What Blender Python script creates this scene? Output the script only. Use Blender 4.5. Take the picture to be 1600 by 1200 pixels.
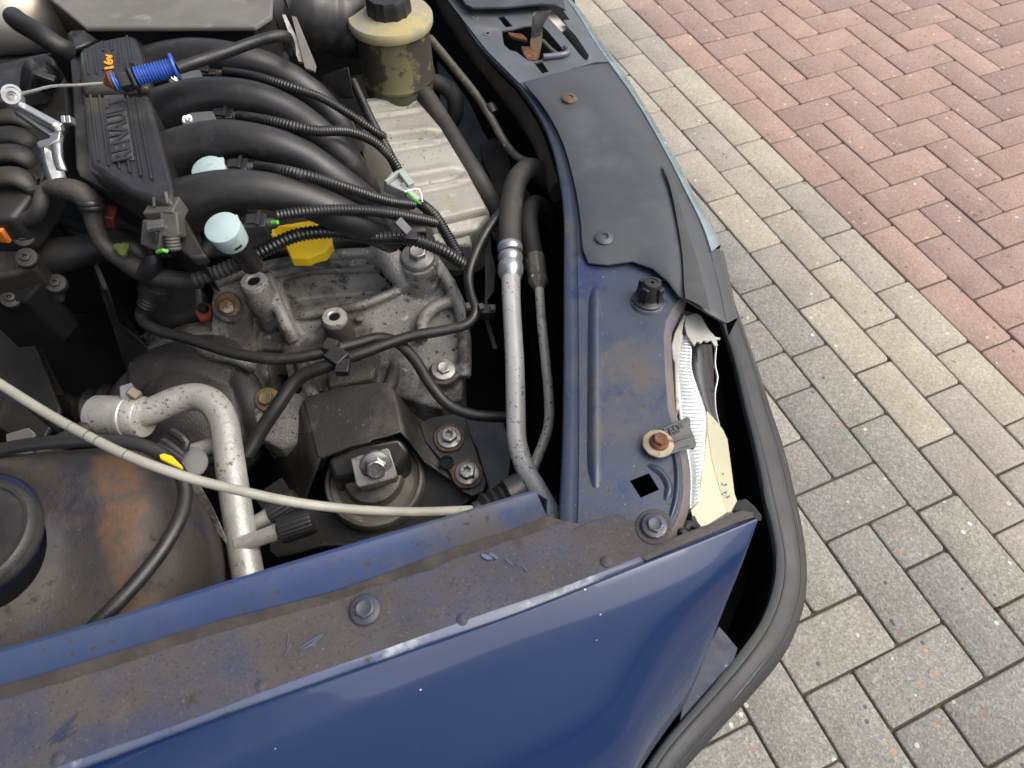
import bpy, bmesh, math, random
from mathutils import Vector, Matrix, noise as mnoise
random.seed(7)
S = bpy.context.scene
for o in list(bpy.data.objects): bpy.data.objects.remove(o)
COL = S.collection

# ------------------------------------------------------------------ camera
CAM = Vector((0.0, 0.0, 1.27592)); F = 1040.0
R0 = Vector((0.94796162, -0.31838306, -0.00099979))      # image right
R1 = Vector((-0.2653982, -0.78846075, -0.55488146))      # image down
R2 = Vector((0.17587656, 0.52627167, -0.83192882))       # view direction
cd = bpy.data.cameras.new('camera'); cam = bpy.data.objects.new('camera', cd); COL.objects.link(cam)
cam.matrix_world = Matrix(((R0.x, -R1.x, -R2.x, CAM.x), (R0.y, -R1.y, -R2.y, CAM.y), (R0.z, -R1.z, -R2.z, CAM.z), (0, 0, 0, 1)))
cd.sensor_width = 36.0; cd.lens = F / 1600 * 36.0; cd.clip_start = 0.02; cd.clip_end = 300
cd.dof.use_dof = True; cd.dof.focus_distance = 0.8; cd.dof.aperture_fstop = 11.0
S.camera = cam
# ------------------------------------------------------------------ light: bright thin overcast
SUN_EL, SUN_AZ = math.radians(54), math.radians(112)
w = bpy.data.worlds.new('World'); S.world = w; w.use_nodes = True
wn = w.node_tree.nodes; wl = w.node_tree.links
bg = wn['Background']
sky = wn.new('ShaderNodeTexSky'); sky.sky_type = 'NISHITA'; sky.sun_disc = False
sky.sun_elevation = SUN_EL; sky.sun_rotation = SUN_AZ; sky.air_density = 1.0; sky.dust_density = 6.0; sky.ozone_density = 1.0
hs = wn.new('ShaderNodeHueSaturation'); hs.inputs['Saturation'].default_value = 0.70
wl.new(sky.outputs[0], hs.inputs['Color']); wl.new(hs.outputs[0], bg.inputs[0]); bg.inputs[1].default_value = 0.125
sd = bpy.data.lights.new('sun', 'SUN'); sd.energy = 0.95; sd.angle = math.radians(70); sd.color = (1.0, 0.965, 0.90)
sun = bpy.data.objects.new('sun', sd); COL.objects.link(sun)
sv = Vector((math.sin(SUN_AZ) * math.cos(SUN_EL), math.cos(SUN_AZ) * math.cos(SUN_EL), math.sin(SUN_EL)))
sun.rotation_euler = sv.to_track_quat('Z', 'Y').to_euler()
S.view_settings.view_transform = 'Standard'; S.view_settings.look = 'None'; S.view_settings.exposure = 0.86; S.view_settings.gamma = 1.0
S.view_settings.use_curve_mapping = False

# ------------------------------------------------------------------ helpers
def at(x, y, z):
    """point at height z that the photograph shows at pixel x, y"""
    d = R0 * ((x - 800) / F) + R1 * ((y - 600) / F) + R2
    return CAM + d * ((z - CAM.z) / d.z)
def P(p): return at(*p)
def pxm(x, y, z):                       # metres per photo pixel there
    return (at(x, y, z) - CAM).dot(R2) / F
B = Vector((-0.35, 0.87, 0.0))          # base point of the car

def finish(me, mat, smooth, ang):
    me.materials.append(mat)
    if smooth:
        me.polygons.foreach_set('use_smooth', [True] * len(me.polygons))
        me.set_sharp_from_angle(angle=math.radians(ang))
    me.update()
def obj(name, verts, faces, mat, parent=None, smooth=True, ang=40, bevel=0.0, seg=2, thick=0.0, label=None, sub=0):
    off = B if parent is not None else Vector((0, 0, 0))
    me = bpy.data.meshes.new(name)
    me.from_pydata([tuple(Vector(v) - off) for v in verts], [], faces)
    me.validate()
    bm = bmesh.new(); bm.from_mesh(me); bmesh.ops.recalc_face_normals(bm, faces=bm.faces); bm.to_mesh(me); bm.free()
    o = bpy.data.objects.new(name, me); COL.objects.link(o); o.parent = parent
    finish(me, mat, smooth, ang)
    if thick:
        m = o.modifiers.new('thickness', 'SOLIDIFY'); m.thickness = abs(thick); m.offset = -1 if thick > 0 else 1
    if sub:
        m = o.modifiers.new('subdivision', 'SUBSURF'); m.levels = m.render_levels = sub
    if bevel:
        m = o.modifiers.new('bevel', 'BEVEL'); m.width = bevel; m.segments = seg; m.limit_method = 'ANGLE'; m.angle_limit = math.radians(35)
        m.harden_normals = False
    if label: o['label'] = label
    return o

class MB:
    """collects pieces of one part"""
    def __init__(s): s.v = []; s.f = []
    def add(s, vf):
        n = len(s.v); s.v += [Vector(q) for q in vf[0]]; s.f += [tuple(i + n for i in f) for f in vf[1]]; return s
    def out(s, name, mat, parent, **k): return obj(name, s.v, s.f, mat, parent, **k)

def spline(pts, n):
    """centripetal catmull-rom through pts, n samples evenly spaced"""
    pts = [Vector(p) for p in pts]
    if len(pts) == 2: return [pts[0].lerp(pts[1], i / (n - 1)) for i in range(n)]
    q = [pts[0] * 2 - pts[1]] + pts + [pts[-1] * 2 - pts[-2]]
    dense = []
    for i in range(1, len(q) - 2):
        p0, p1, p2, p3 = q[i - 1:i + 3]
        t0 = 0; t1 = t0 + max(1e-5, (p1 - p0).length) ** .5; t2 = t1 + max(1e-5, (p2 - p1).length) ** .5; t3 = t2 + max(1e-5, (p3 - p2).length) ** .5
        for k in range(16):
            t = t1 + (t2 - t1) * k / 16
            a1 = p0 * ((t1 - t) / (t1 - t0)) + p1 * ((t - t0) / (t1 - t0)); a2 = p1 * ((t2 - t) / (t2 - t1)) + p2 * ((t - t1) / (t2 - t1)); a3 = p2 * ((t3 - t) / (t3 - t2)) + p3 * ((t - t2) / (t3 - t2))
            b1 = a1 * ((t2 - t) / (t2 - t0)) + a2 * ((t - t0) / (t2 - t0)); b2 = a2 * ((t3 - t) / (t3 - t1)) + a3 * ((t - t1) / (t3 - t1))
            dense.append(b1 * ((t2 - t) / (t2 - t1)) + b2 * ((t - t1) / (t2 - t1)))
    dense.append(pts[-1])
    L = [0]
    for i in range(1, len(dense)): L.append(L[-1] + (dense[i] - dense[i - 1]).length)
    out = []; j = 0
    for i in range(n):
        s = L[-1] * i / (n - 1)
        while j < len(L) - 2 and L[j + 1] < s: j += 1
        d = L[j + 1] - L[j]
        out.append(dense[j].lerp(dense[j + 1], (s - L[j]) / d if d > 1e-9 else 0))
    return out
def plen(pts): return sum((Vector(pts[i + 1]) - Vector(pts[i])).length for i in range(len(pts) - 1))

def sweep(path, rad, seg=12, cap=True, flat=1.0):
    """tube along path; rad a number or a list"""
    n = len(path); r = rad if isinstance(rad, (list, tuple)) else [rad] * n
    T = [(path[min(i + 1, n - 1)] - path[max(i - 1, 0)]).normalized() for i in range(n)]
    up = Vector((0, 0, 1)) if abs(T[0].z) < .9 else Vector((0, 1, 0))
    N = (up - T[0] * up.dot(T[0])).normalized(); v = []; f = []
    for i in range(n):
        if i:
            N = (N - T[i] * N.dot(T[i])).normalized()
        Bn = T[i].cross(N)
        for k in range(seg):
            a = 2 * math.pi * k / seg
            v.append(path[i] + N * (math.cos(a) * r[i] * flat) + Bn * (math.sin(a) * r[i]))
    for i in range(n - 1):
        for k in range(seg):
            f.append((i * seg + k, i * seg + (k + 1) % seg, (i + 1) * seg + (k + 1) % seg, (i + 1) * seg + k))
    if cap: f.append(tuple(range(seg))[::-1]); f.append(tuple(range((n - 1) * seg, n * seg)))
    return v, f
def tube(pts, r, seg=14, step=.006, flat=1.0):
    """pts in pixels and height; r in metres, or a list with one radius for each point"""
    q = [P(p) for p in pts]; n = max(3, int(plen(q) / step) + 2)
    if isinstance(r, (list, tuple)):
        rr = [x[0] for x in spline([Vector((a, 0, i * .02)) for i, a in enumerate(r)], n)]
    else: rr = r
    return sweep(spline(q, n), rr, seg, True, flat)
def corrugated(pts, r, pitch=.0036, depth=.16, seg=12):
    q = [P(p) for p in pts]; L = plen(q) * 1.03; k = max(2, int(L / pitch)); path = spline(q, k * 4 + 1)
    rr = [r if (i % 4) in (0, 1) else r * (1 - depth) for i in range(k * 4 + 1)]
    return sweep(path, rr, seg)
def frame(axis, hint=Vector((1, 0, 0))):
    z = Vector(axis).normalized(); h = hint if abs(z.dot(hint)) < .95 else Vector((0, 1, 0))
    x = (h - z * h.dot(z)).normalized(); return x, z.cross(x), z
def lathe(c, axis, prof, n=28, hint=Vector((1, 0, 0)), wob=None):
    x, y, z = frame(axis, hint); v = []; f = []; m = len(prof)
    for i in range(n):
        a = 2 * math.pi * i / n; d = x * math.cos(a) + y * math.sin(a)
        for (r, h) in prof: v.append(c + d * (r * (wob(a) if wob else 1)) + z * h)
    for i in range(n):
        for k in range(m - 1):
            f.append((i * m + k, ((i + 1) % n) * m + k, ((i + 1) % n) * m + k + 1, i * m + k + 1))
    if prof[0][0] > 1e-6: f.append(tuple(i * m for i in range(n))[::-1])
    if prof[-1][0] > 1e-6: f.append(tuple(i * m + m - 1 for i in range(n)))
    return v, f
def box(c, x, y, z, sx, sy, sz):
    v = []
    for k in (-1, 1):
        for j in (-1, 1):
            for i in (-1, 1): v.append(c + x * (i * sx / 2) + y * (j * sy / 2) + z * (k * sz / 2))
    return v, [(0, 2, 3, 1), (4, 5, 7, 6), (0, 1, 5, 4), (2, 6, 7, 3), (0, 4, 6, 2), (1, 3, 7, 5)]
def bar(p0, p1, wd, ht, up=Vector((0, 0, 1)), drop=0.0):
    """box whose top centre line runs from p0 to p1"""
    a, b = P(p0), P(p1); x = (b - a).normalized(); u = (up - x * up.dot(x)).normalized(); y = u.cross(x)
    return box((a + b) / 2 - u * (ht / 2 + drop), x, y, u, (b - a).length, wd, ht)
def grid(rails, close=False):
    n = len(rails[0]); v = [p for r in rails for p in r]; f = []
    m = len(rails)
    for i in range(m - (0 if close else 1)):
        for k in range(n - 1):
            a = i * n + k; b = ((i + 1) % m) * n + k; f.append((a, a + 1, b + 1, b))
    return v, f
def loft(rails, n=40, close=False):
    return grid([spline([P(p) if len(p) == 3 and not isinstance(p, Vector) else p for p in r], n) for r in rails], close)
def arc_pts(pts, n):       # closed smooth outline from pixel points
    q = [P(p) for p in pts]; k = len(q); ext = q[-2:] + q + q[:3]
    s = spline(ext, (k + 4) * 12); L0 = q[0]; a = min(range(len(s) // 2), key=lambda i: (s[i] - q[0]).length); b = min(range(len(s) // 2, len(s)), key=lambda i: (s[i] - q[0]).length)
    return spline(s[a:b + 1], n + 1)[:-1]
def plate(pts, thick, holes=(), raw=False, down=Vector((0, 0, -1))):
    """sheet with outline pts (and holes), thickness downwards"""
    loops = [[q if raw else P(q) for q in pts]] + [[q if raw else P(q) for q in h] for h in holes]
    bm = bmesh.new(); es = []
    for lp in loops:
        vs = [bm.verts.new(q) for q in lp]
        es += [bm.edges.new((vs[i], vs[(i + 1) % len(vs)])) for i in range(len(vs))]
    if holes:
        bmesh.ops.triangle_fill(bm, use_beauty=True, use_dissolve=False, edges=es)
    else: bm.faces.new([v for v in bm.verts])
    bm.normal_update()
    r = bmesh.ops.extrude_face_region(bm, geom=bm.faces[:])
    for g in r['geom']:
        if isinstance(g, bmesh.types.BMVert): g.co += down * thick
    bm.verts.index_update()
    v = [x.co.copy() for x in bm.verts]; f = [tuple(q.index for q in x.verts) for x in bm.faces]
    if not holes:
        pass
    bm.free(); return v, f
def ring(c, rx, ry, n, z):       # ellipse in pixels
    return [(c[0] + rx * math.cos(2 * math.pi * i / n), c[1] + ry * math.sin(2 * math.pi * i / n), z) for i in range(n)]
def cast(name, pieces, mat, parent, voxel=.002, it=6, label=None, fac=.5):
    """foundry casting: the pieces melted into one skin with soft fillets"""
    mb = MB()
    for p in pieces: mb.add(p)
    me = bpy.data.meshes.new('tmp'); me.from_pydata([tuple(q) for q in mb.v], [], mb.f)
    bm = bmesh.new(); bm.from_mesh(me); bmesh.ops.recalc_face_normals(bm, faces=bm.faces); bm.to_mesh(me); bm.free()
    t = bpy.data.objects.new('tmp', me); COL.objects.link(t)
    m = t.modifiers.new('r', 'REMESH'); m.mode = 'VOXEL'; m.voxel_size = voxel
    m = t.modifiers.new('s', 'SMOOTH'); m.factor = fac; m.iterations = it
    dg = bpy.context.evaluated_depsgraph_get(); ev = t.evaluated_get(dg); me2 = bpy.data.meshes.new_from_object(ev)
    me2.name = name; bpy.data.objects.remove(t); bpy.data.meshes.remove(me)
    me2.transform(Matrix.Translation(-B)); me2.materials.clear()
    o = bpy.data.objects.new(name, me2); COL.objects.link(o); o.parent = parent; finish(me2, mat, True, 60)
    if label: o['label'] = label
    return o
def hexbolt(name, parent, p, axis, af, h, fl, mat, torx=False, spin=0.0, wmat=None, fh=.0025, label=None):
    """hexagon head on a round flange; torx = star socket in the head"""
    c = P(p) if not isinstance(p, Vector) else p
    x, y, z = frame(axis); mb = MB()
    fl_m = lathe(c, axis, [(fl, -.004), (fl, fh * .5), (fl * .93, fh), (af * .58, fh * 1.35), (0, fh * 1.35)], 26)
    if wmat is None: mb.add(fl_m)
    R = af / math.sqrt(3); v = []; f = []
    def rg(fn, hh, n=24):
        b = len(v)
        for i in range(n):
            a = 2 * math.pi * i / n + spin; v.append(c + (x * math.cos(a) + y * math.sin(a)) * fn(2 * math.pi * i / n) + z * hh)
        return b
    hexr = lambda a: (af / 2) / math.cos((a % (math.pi / 3)) - math.pi / 6)
    rs = [rg(hexr, 0), rg(hexr, h * .86), rg(lambda a: min(hexr(a), R * .95) * .97, h * .95), rg(lambda a: af * .43, h)]
    if torx:
        st = lambda a: af * (.25 + .055 * math.cos(6 * a)); rs += [rg(st, h), rg(st, h * .45)]
    else: rs += [rg(lambda a: af * .25, h - .0006)]
    for a, b in zip(rs, rs[1:]):
        for i in range(24): f.append((a + i, a + (i + 1) % 24, b + (i + 1) % 24, b + i))
    f.append(tuple(range(rs[-1], rs[-1] + 24)))
    mb.add((v, f)); o = mb.out(name, mat, parent, ang=28, label=label)
    return o
def textmesh(name, s, p0, p1, hgt, ext, mat, parent, bold=0.0, squash=None, up=Vector((0, 0, 1))):
    """lettering that runs from p0 to p1"""
    a, b = P(p0), P(p1)
    cu = bpy.data.curves.new('tmp', 'FONT'); cu.body = s; cu.size = 1; cu.extrude = 0.1; cu.offset = bold; cu.resolution_u = 3
    t = bpy.data.objects.new('tmp', cu); COL.objects.link(t)
    dg = bpy.context.evaluated_depsgraph_get(); me = bpy.data.meshes.new_from_object(t.evaluated_get(dg)); bpy.data.objects.remove(t); bpy.data.curves.remove(cu)
    xs = [v.co.x for v in me.vertices]; ys = [v.co.y for v in me.vertices]; w0, w1, h0, h1 = min(xs), max(xs), min(ys), max(ys)
    x = (b - a); n = (up - x.normalized() * up.dot(x.normalized())).normalized(); y = n.cross(x.normalized())
    for v in me.vertices:
        c = v.co.copy(); v.co = a + x * ((c.x - w0) / (w1 - w0)) + y * (hgt * (c.y - h0) / (h1 - h0)) + n * (c.z * ext / .1) - B
    me.name = name; o = bpy.data.objects.new(name, me); COL.objects.link(o); o.parent = parent; finish(me, mat, False, 30); return o

# ------------------------------------------------------------------ materials
def mat(name, c1, c2=None, sc=9.0, rough=.5, metal=0.0, bump=0.0, bsc=300.0, layers=(), dust=None, coat=0.0, rvar=.12, spec=.5, inst=False, trans=0.0):
    m = bpy.data.materials.new(name); m.use_nodes = True; nt = m.node_tree; N = nt.nodes; L = nt.links; bs = N['Principled BSDF']
    tc = N.new('ShaderNodeTexCoord'); co = tc.outputs['Object']
    if inst:
        oi = N.new('ShaderNodeObjectInfo'); va = N.new('ShaderNodeVectorMath'); va.operation = 'MULTIPLY_ADD'
        cx = N.new('ShaderNodeCombineXYZ')
        for k in range(3): L.new(oi.outputs['Random'], cx.inputs[k])
        L.new(cx.outputs[0], va.inputs[0]); va.inputs[1].default_value = (37.0, 53.0, 19.0); L.new(co, va.inputs[2]); co = va.outputs[0]
    def nz(scale, det=5.0, r=.6):
        n = N.new('ShaderNodeTexNoise'); n.inputs['Scale'].default_value = scale; n.inputs['Detail'].default_value = det; n.inputs['Roughness'].default_value = r
        L.new(co, n.inputs['Vector']); return n.outputs[0]
    def ramp(src, lo, hi):
        r = N.new('ShaderNodeMapRange'); r.interpolation_type = 'SMOOTHSTEP'; r.inputs[1].default_value = lo; r.inputs[2].default_value = hi; L.new(src, r.inputs[0]); return r.outputs[0]
    def mixc(fac, a, b):
        x = N.new('ShaderNodeMix'); x.data_type = 'RGBA'; L.new(fac, x.inputs[0])
        for s, i in ((a, 6), (b, 7)):
            if isinstance(s, tuple): x.inputs[i].default_value = (*s, 1)
            else: L.new(s, x.inputs[i])
        return x.outputs[2]
    def mixf(fac, a, b):
        x = N.new('ShaderNodeMix'); x.data_type = 'FLOAT'; L.new(fac, x.inputs[0])
        for s, i in ((a, 2), (b, 3)):
            if isinstance(s, (int, float)): x.inputs[i].default_value = s
            else: L.new(s, x.inputs[i])
        return x.outputs[0]
    c2 = c2 or tuple(k * .72 for k in c1)
    col = mixc(ramp(nz(sc), .32, .68), c1, c2)
    ro = mixf(ramp(nz(sc * 2.3), .3, .7), max(.02, rough - rvar), min(1, rough + rvar)); me = metal
    for ly in layers:
        (lc, ls, lo, hi, lr, lm) = ly[:6]
        f = ramp(nz(ls, 7.0, ly[6] if len(ly) > 6 else .65), lo, hi)
        if len(ly) > 7:                  # only in patches
            k_ = N.new('ShaderNodeMath'); k_.operation = 'MULTIPLY'; L.new(f, k_.inputs[0]); L.new(ramp(nz(ly[7], 3.0), .46, .60), k_.inputs[1]); f = k_.outputs[0]
        col = mixc(f, col, lc); ro = mixf(f, ro, lr); me = mixf(f, me, lm)
    if dust:
        g = N.new('ShaderNodeNewGeometry'); sx = N.new('ShaderNodeSeparateXYZ'); L.new(g.outputs['Normal'], sx.inputs[0])
        mm = N.new('ShaderNodeMath'); mm.operation = 'MULTIPLY'; L.new(ramp(sx.outputs[2], .25, .95), mm.inputs[0]); L.new(ramp(nz(dust[2] if len(dust) > 2 else 14), .25, .75), mm.inputs[1])
        m2 = N.new('ShaderNodeMath'); m2.operation = 'MULTIPLY'; L.new(mm.outputs[0], m2.inputs[0]); m2.inputs[1].default_value = dust[1]
        col = mixc(m2.outputs[0], col, dust[0]); ro = mixf(m2.outputs[0], ro, .95); me = mixf(m2.outputs[0], me, 0.0)
    L.new(col, bs.inputs['Base Color']); L.new(ro, bs.inputs['Roughness'])
    if isinstance(me, (int, float)): bs.inputs['Metallic'].default_value = me
    else: L.new(me, bs.inputs['Metallic'])
    bs.inputs['Specular IOR Level'].default_value = spec
    if coat: bs.inputs['Coat Weight'].default_value = coat; bs.inputs['Coat Roughness'].default_value = .04
    if trans: bs.inputs['Transmission Weight'].default_value = trans
    if bump:
        b = N.new('ShaderNodeBump'); b.inputs['Strength'].default_value = bump; b.inputs['Distance'].default_value = .002; L.new(nz(bsc, 4.0), b.inputs['Height']); L.new(b.outputs[0], bs.inputs['Normal'])
    return m
DUST = (.20, .185, .15)
m_paint = mat('blue_paint', (.0058, .0200, .074), (.0048, .0170, .063), 4, .24, 0, layers=[((.010, .025, .068), 7, .5, .85, .4, 0)], coat=.5, rvar=.05, spec=.25)
m_paintdirty = mat('blue_paint_grimy', (.060, .075, .165), (.085, .098, .175), 12, .38, 0, bump=.15, bsc=260, layers=[((.15, .145, .15), 9, .42, .66, .7, 0), ((.105, .092, .08), 42, .56, .72, .85, 0), ((.05, .06, .17), 25, .62, .68, .3, 0)], rvar=.15)
m_ledge = mat('grime_over_paint', (.061, .054, .050), (.045, .041, .043), 9, .8, 0, bump=.12, bsc=700, layers=[((.024, .031, .078), 8, .45, .66, .6, 0), ((.082, .071, .060), 14, .55, .76, .85, 0), ((.034, .030, .028), 420, .54, .66, .85, 0), ((.12, .11, .095), 480, .60, .68, .9, 0), ((.030, .026, .024), 38, .60, .72, .85, 0), ((.020, .028, .085), 21, .64, .70, .4, 0, .8)], rvar=.1)
m_lip = mat('blue_lip', (.024, .042, .115), (.034, .052, .105), 8, .42, 0, layers=[((.068, .062, .062), 9, .46, .68, .75, 0), ((.040, .034, .030), 150, .58, .66, .9, 0), ((.012, .020, .080), 12, .58, .72, .3, 0)], coat=.1)
m_panel = mat('slam_panel_paint', (.029, .041, .076), (.037, .047, .071), 7, .40, 0, bump=.12, bsc=300, layers=[((.078, .069, .059), 9, .49, .70, .75, 0), ((.015, .025, .078), 13, .54, .68, .3, 0), ((.06, .05, .042), 170, .58, .67, .9, 0), ((.18, .165, .14), 260, .655, .69, .9, 0)], coat=.15)
m_cover = mat('grey_black_plastic', (.058, .063, .068), (.044, .048, .052), 6, .44, 0, bump=.12, bsc=900, layers=[((.085, .092, .096), 10, .52, .80, .6, 0), ((.03, .03, .03), 30, .70, .76, .6, 0), ((.42, .43, .42), 60, .76, .79, .7, 0)])
m_black = mat('black_plastic', (.011, .011, .012), (.018, .018, .018), 12, .40, 0, bump=.1, bsc=900, layers=[((.05, .046, .038), 16, .58, .78, .8, 0)], dust=(DUST, .08))
m_manifold = mat('manifold_plastic', (.014, .014, .0155), (.021, .0205, .021), 10, .33, 0, bump=.14, bsc=1100, layers=[((.095, .084, .062), 7, .55, .82, .8, 0), ((.055, .052, .046), 26, .56, .80, .7, 0)], dust=((.16, .145, .115), .10, 9))
m_rubber = mat('black_rubber', (.011, .011, .011), (.019, .0185, .018), 20, .40, 0, bump=.12, bsc=500, layers=[((.055, .05, .042), 30, .60, .78, .8, 0)], dust=(DUST, .07))
m_hose = mat('dusty_rubber_hose', (.034, .032, .028), (.021, .020, .019), 22, .6, 0, bump=.2, bsc=500, layers=[((.075, .068, .056), 24, .58, .76, .85, 0)], dust=(DUST, .13))
m_loom = mat('corrugated_loom', (.010, .010, .0105), (.016, .016, .016), 15, .28, 0, layers=[((.07, .065, .054), 26, .56, .76, .8, 0)], dust=((.15, .14, .12), .06, 25))
m_loomdusty = mat('dusty_loom', (.036, .032, .027), (.02, .02, .02), 18, .65, 0, dust=(DUST, .2))
m_cast = mat('cast_aluminium', (.30, .292, .268), (.20, .194, .18), 11, .46, .3, bump=.8, bsc=380, layers=[((.052, .049, .044), 7, .47, .60, .55, .1), ((.31, .28, .19), 13, .60, .72, .9, 0), ((.040, .037, .034), 26, .55, .66, .65, 0), ((.46, .455, .44), 62, .58, .66, .55, .2, .65, 9), ((.035, .033, .030), 140, .58, .66, .8, 0), ((.13, .09, .055), 12, .64, .80, .9, 0)])
m_castdark = mat('oily_cast_aluminium', (.052, .050, .047), (.030, .029, .028), 12, .45, .3, bump=.5, bsc=420, layers=[((.22, .215, .20), 16, .60, .76, .5, .3), ((.02, .019, .018), 30, .55, .70, .6, 0), ((.36, .35, .335), 80, .66, .73, .5, .3)])
m_shield = mat('pressed_aluminium', (.42, .405, .36), (.33, .315, .27), 12, .55, .3, bump=.3, bsc=350, layers=[((.30, .245, .165), 13, .52, .74, .8, 0), ((.09, .082, .07), 150, .60, .68, .8, 0), ((.12, .11, .095), 9, .62, .80, .8, 0), ((.52, .51, .48), 40, .60, .72, .5, .3)])
m_alu = mat('aluminium_pipe', (.46, .455, .43), (.36, .352, .32), 20, .34, .35, bump=.25, bsc=300, layers=[((.33, .28, .20), 22, .54, .70, .75, .1), ((.05, .045, .04), 230, .57, .61, .8, 0, .65, 26), ((.10, .085, .065), 60, .63, .72, .8, 0)])
m_alubright = mat('bright_aluminium', (.52, .53, .54), (.40, .41, .42), 30, .34, .7, layers=[((.15, .14, .12), 160, .68, .74, .7, .2)])
m_steel = mat('zinc_steel', (.36, .35, .33), (.22, .215, .20), 60, .4, .7, bump=.1, layers=[((.13, .10, .075), 60, .55, .7, .8, 0)])
m_boltgrey = mat('painted_bolt', (.040, .047, .078), (.070, .068, .072), 90, .38, .2, layers=[((.32, .34, .39), 260, .62, .68, .3, .4)])
m_rust = mat('rusty_steel', (.19, .085, .042), (.11, .05, .03), 60, .85, .1, bump=.6, bsc=700, layers=[((.34, .17, .075), 120, .55, .68, .95, 0), ((.30, .27, .22), 80, .64, .74, .8, .2)])
m_rustplate = mat('rust_bloom_ring', (.17, .10, .06), (.09, .07, .05), 80, .85, .1, bump=.6, bsc=600, layers=[((.27, .13, .06), 130, .55, .68, .95, 0)])
m_blacksteel = mat('black_painted_steel', (.026, .025, .022), (.018, .0175, .0165), 12, .5, .1, bump=.3, bsc=420, layers=[((.068, .062, .052), 15, .54, .78, .8, 0), ((.15, .09, .04), 60, .72, .77, .9, 0), ((.10, .093, .08), 190, .66, .70, .9, 0)])
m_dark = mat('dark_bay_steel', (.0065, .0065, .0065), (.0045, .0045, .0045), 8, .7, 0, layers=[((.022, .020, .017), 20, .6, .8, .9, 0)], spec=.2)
m_tower = mat('strut_tower_grime', (.040, .034, .027), (.026, .023, .021), 9, .66, 0, bump=.3, bsc=450, layers=[((.016, .018, .032), 8, .52, .68, .45, 0), ((.064, .052, .038), 13, .54, .74, .85, 0), ((.026, .023, .020), 110, .56, .66, .9, 0), ((.16, .145, .115), 240, .67, .70, .9, 0)])
m_rustpatch = mat('strut_tower_rust', (.16, .085, .04), (.10, .07, .05), 22, .9, 0, bump=.7, bsc=500, layers=[((.27, .125, .04), 45, .52, .66, .95, 0), ((.085, .072, .06), 30, .56, .66, .9, 0)])
m_cream = mat('grey_white_sheath', (.34, .332, .28), (.275, .266, .22), 30, .5, 0, layers=[((.26, .235, .17), 55, .58, .70, .8, 0), ((.16, .145, .11), 160, .67, .72, .8, 0)])
m_yellow = mat('yellow_plastic', (.86, .58, .012), (.80, .52, .01), 20, .42, 0, layers=[((.36, .22, .03), 45, .66, .74, .7, 0)])
m_resyellow = mat('aged_reservoir_lid', (.40, .33, .13), (.36, .31, .16), 25, .5, 0, layers=[((.27, .25, .185), 16, .40, .58, .8, 0), ((.07, .06, .045), 40, .62, .70, .8, 0)])
m_resbody = mat('reservoir_body', (.17, .155, .072), (.14, .132, .068), 14, .42, 0, layers=[((.040, .034, .025), 16, .46, .53, .7, 0)])
m_resgreen = mat('reservoir_lower', (.095, .10, .062), (.075, .08, .052), 18, .5, 0, layers=[((.06, .058, .04), 20, .55, .68, .8, 0)])
m_cap = mat('pale_turquoise_plastic', (.37, .47, .465), (.33, .43, .425), 25, .42, 0, layers=[((.24, .28, .26), 40, .56, .74, .7, 0), ((.14, .14, .12), 160, .64, .70, .8, 0)])
m_blue = mat('blue_plastic', (.045, .115, .46), (.03, .09, .38), 30, .4, 0)
m_brown = mat('amber_grommet', (.22, .075, .025), (.10, .035, .015), 60, .35, 0)
m_orange = mat('orange_print', (.80, .32, .01), (.75, .29, .01), 40, .5, 0)
m_orangep = mat('orange_plastic', (.62, .17, .02), (.5, .13, .02), 40, .45, 0)
m_redbrown = mat('red_brown_plastic', (.16, .035, .025), (.11, .03, .022), 40, .5, 0)
m_redpaint = mat('red_tab', (.38, .06, .04), (.28, .05, .035), 60, .6, 0)
m_green = mat('green_wire', (.10, .45, .04), (.08, .38, .03), 60, .4, 0)
m_white = mat('white_paint_pen', (.75, .75, .73), (.65, .65, .63), 80, .6, 0)
m_grey = mat('grey_plastic', (.085, .088, .088), (.065, .066, .066), 30, .45, 0, dust=(DUST, .25))
m_connector = mat('dusty_grey_connector', (.075, .073, .067), (.05, .049, .045), 40, .6, 0, layers=[((.13, .12, .10), 40, .55, .7, .85, 0)])
m_palegreen = mat('pale_connector', (.34, .37, .34), (.26, .29, .27), 50, .35, 0, layers=[((.14, .13, .11), 90, .6, .7, .8, 0)])
m_moss = mat('moss', (.10, .12, .02), (.06, .075, .012), 120, .95, 0, bump=.8)
m_chrome = mat('silvered_trim', (.36, .43, .44), (.24, .32, .34), 16, .28, .6, layers=[((.15, .19, .20), 30, .55, .70, .5, .2), ((.6, .66, .66), 45, .62, .70, .4, .4)])
m_reflect = mat('headlamp_reflector', (.52, .545, .55), (.44, .465, .47), 20, .28, .5)
m_ivory = mat('yellowed_lamp_body', (.40, .383, .255), (.35, .335, .22), 9, .3, 0, coat=.3)
m_lampgrey = mat('lamp_rim_plastic', (.42, .41, .37), (.34, .33, .30), 18, .45, 0, layers=[((.22, .2, .17), 40, .58, .7, .8, 0)])
m_bumper = mat('bumper_plastic', (.024, .0255, .028), (.034, .0355, .037), 8, .42, 0, bump=.3, bsc=1300, layers=[((.050, .052, .056), 7, .50, .80, .5, 0), ((.075, .075, .058), 34, .64, .78, .9, 0, .65, 12), ((.11, .115, .12), 90, .66, .70, .6, 0, .8, 10)])
m_bumpedge = mat('weathered_bumper_ledge', (.072, .080, .083), (.055, .060, .063), 10, .55, 0, layers=[((.105, .10, .062), 16, .55, .75, .9, 0), ((.04, .04, .036), 60, .64, .72, .8, 0)])

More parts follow.
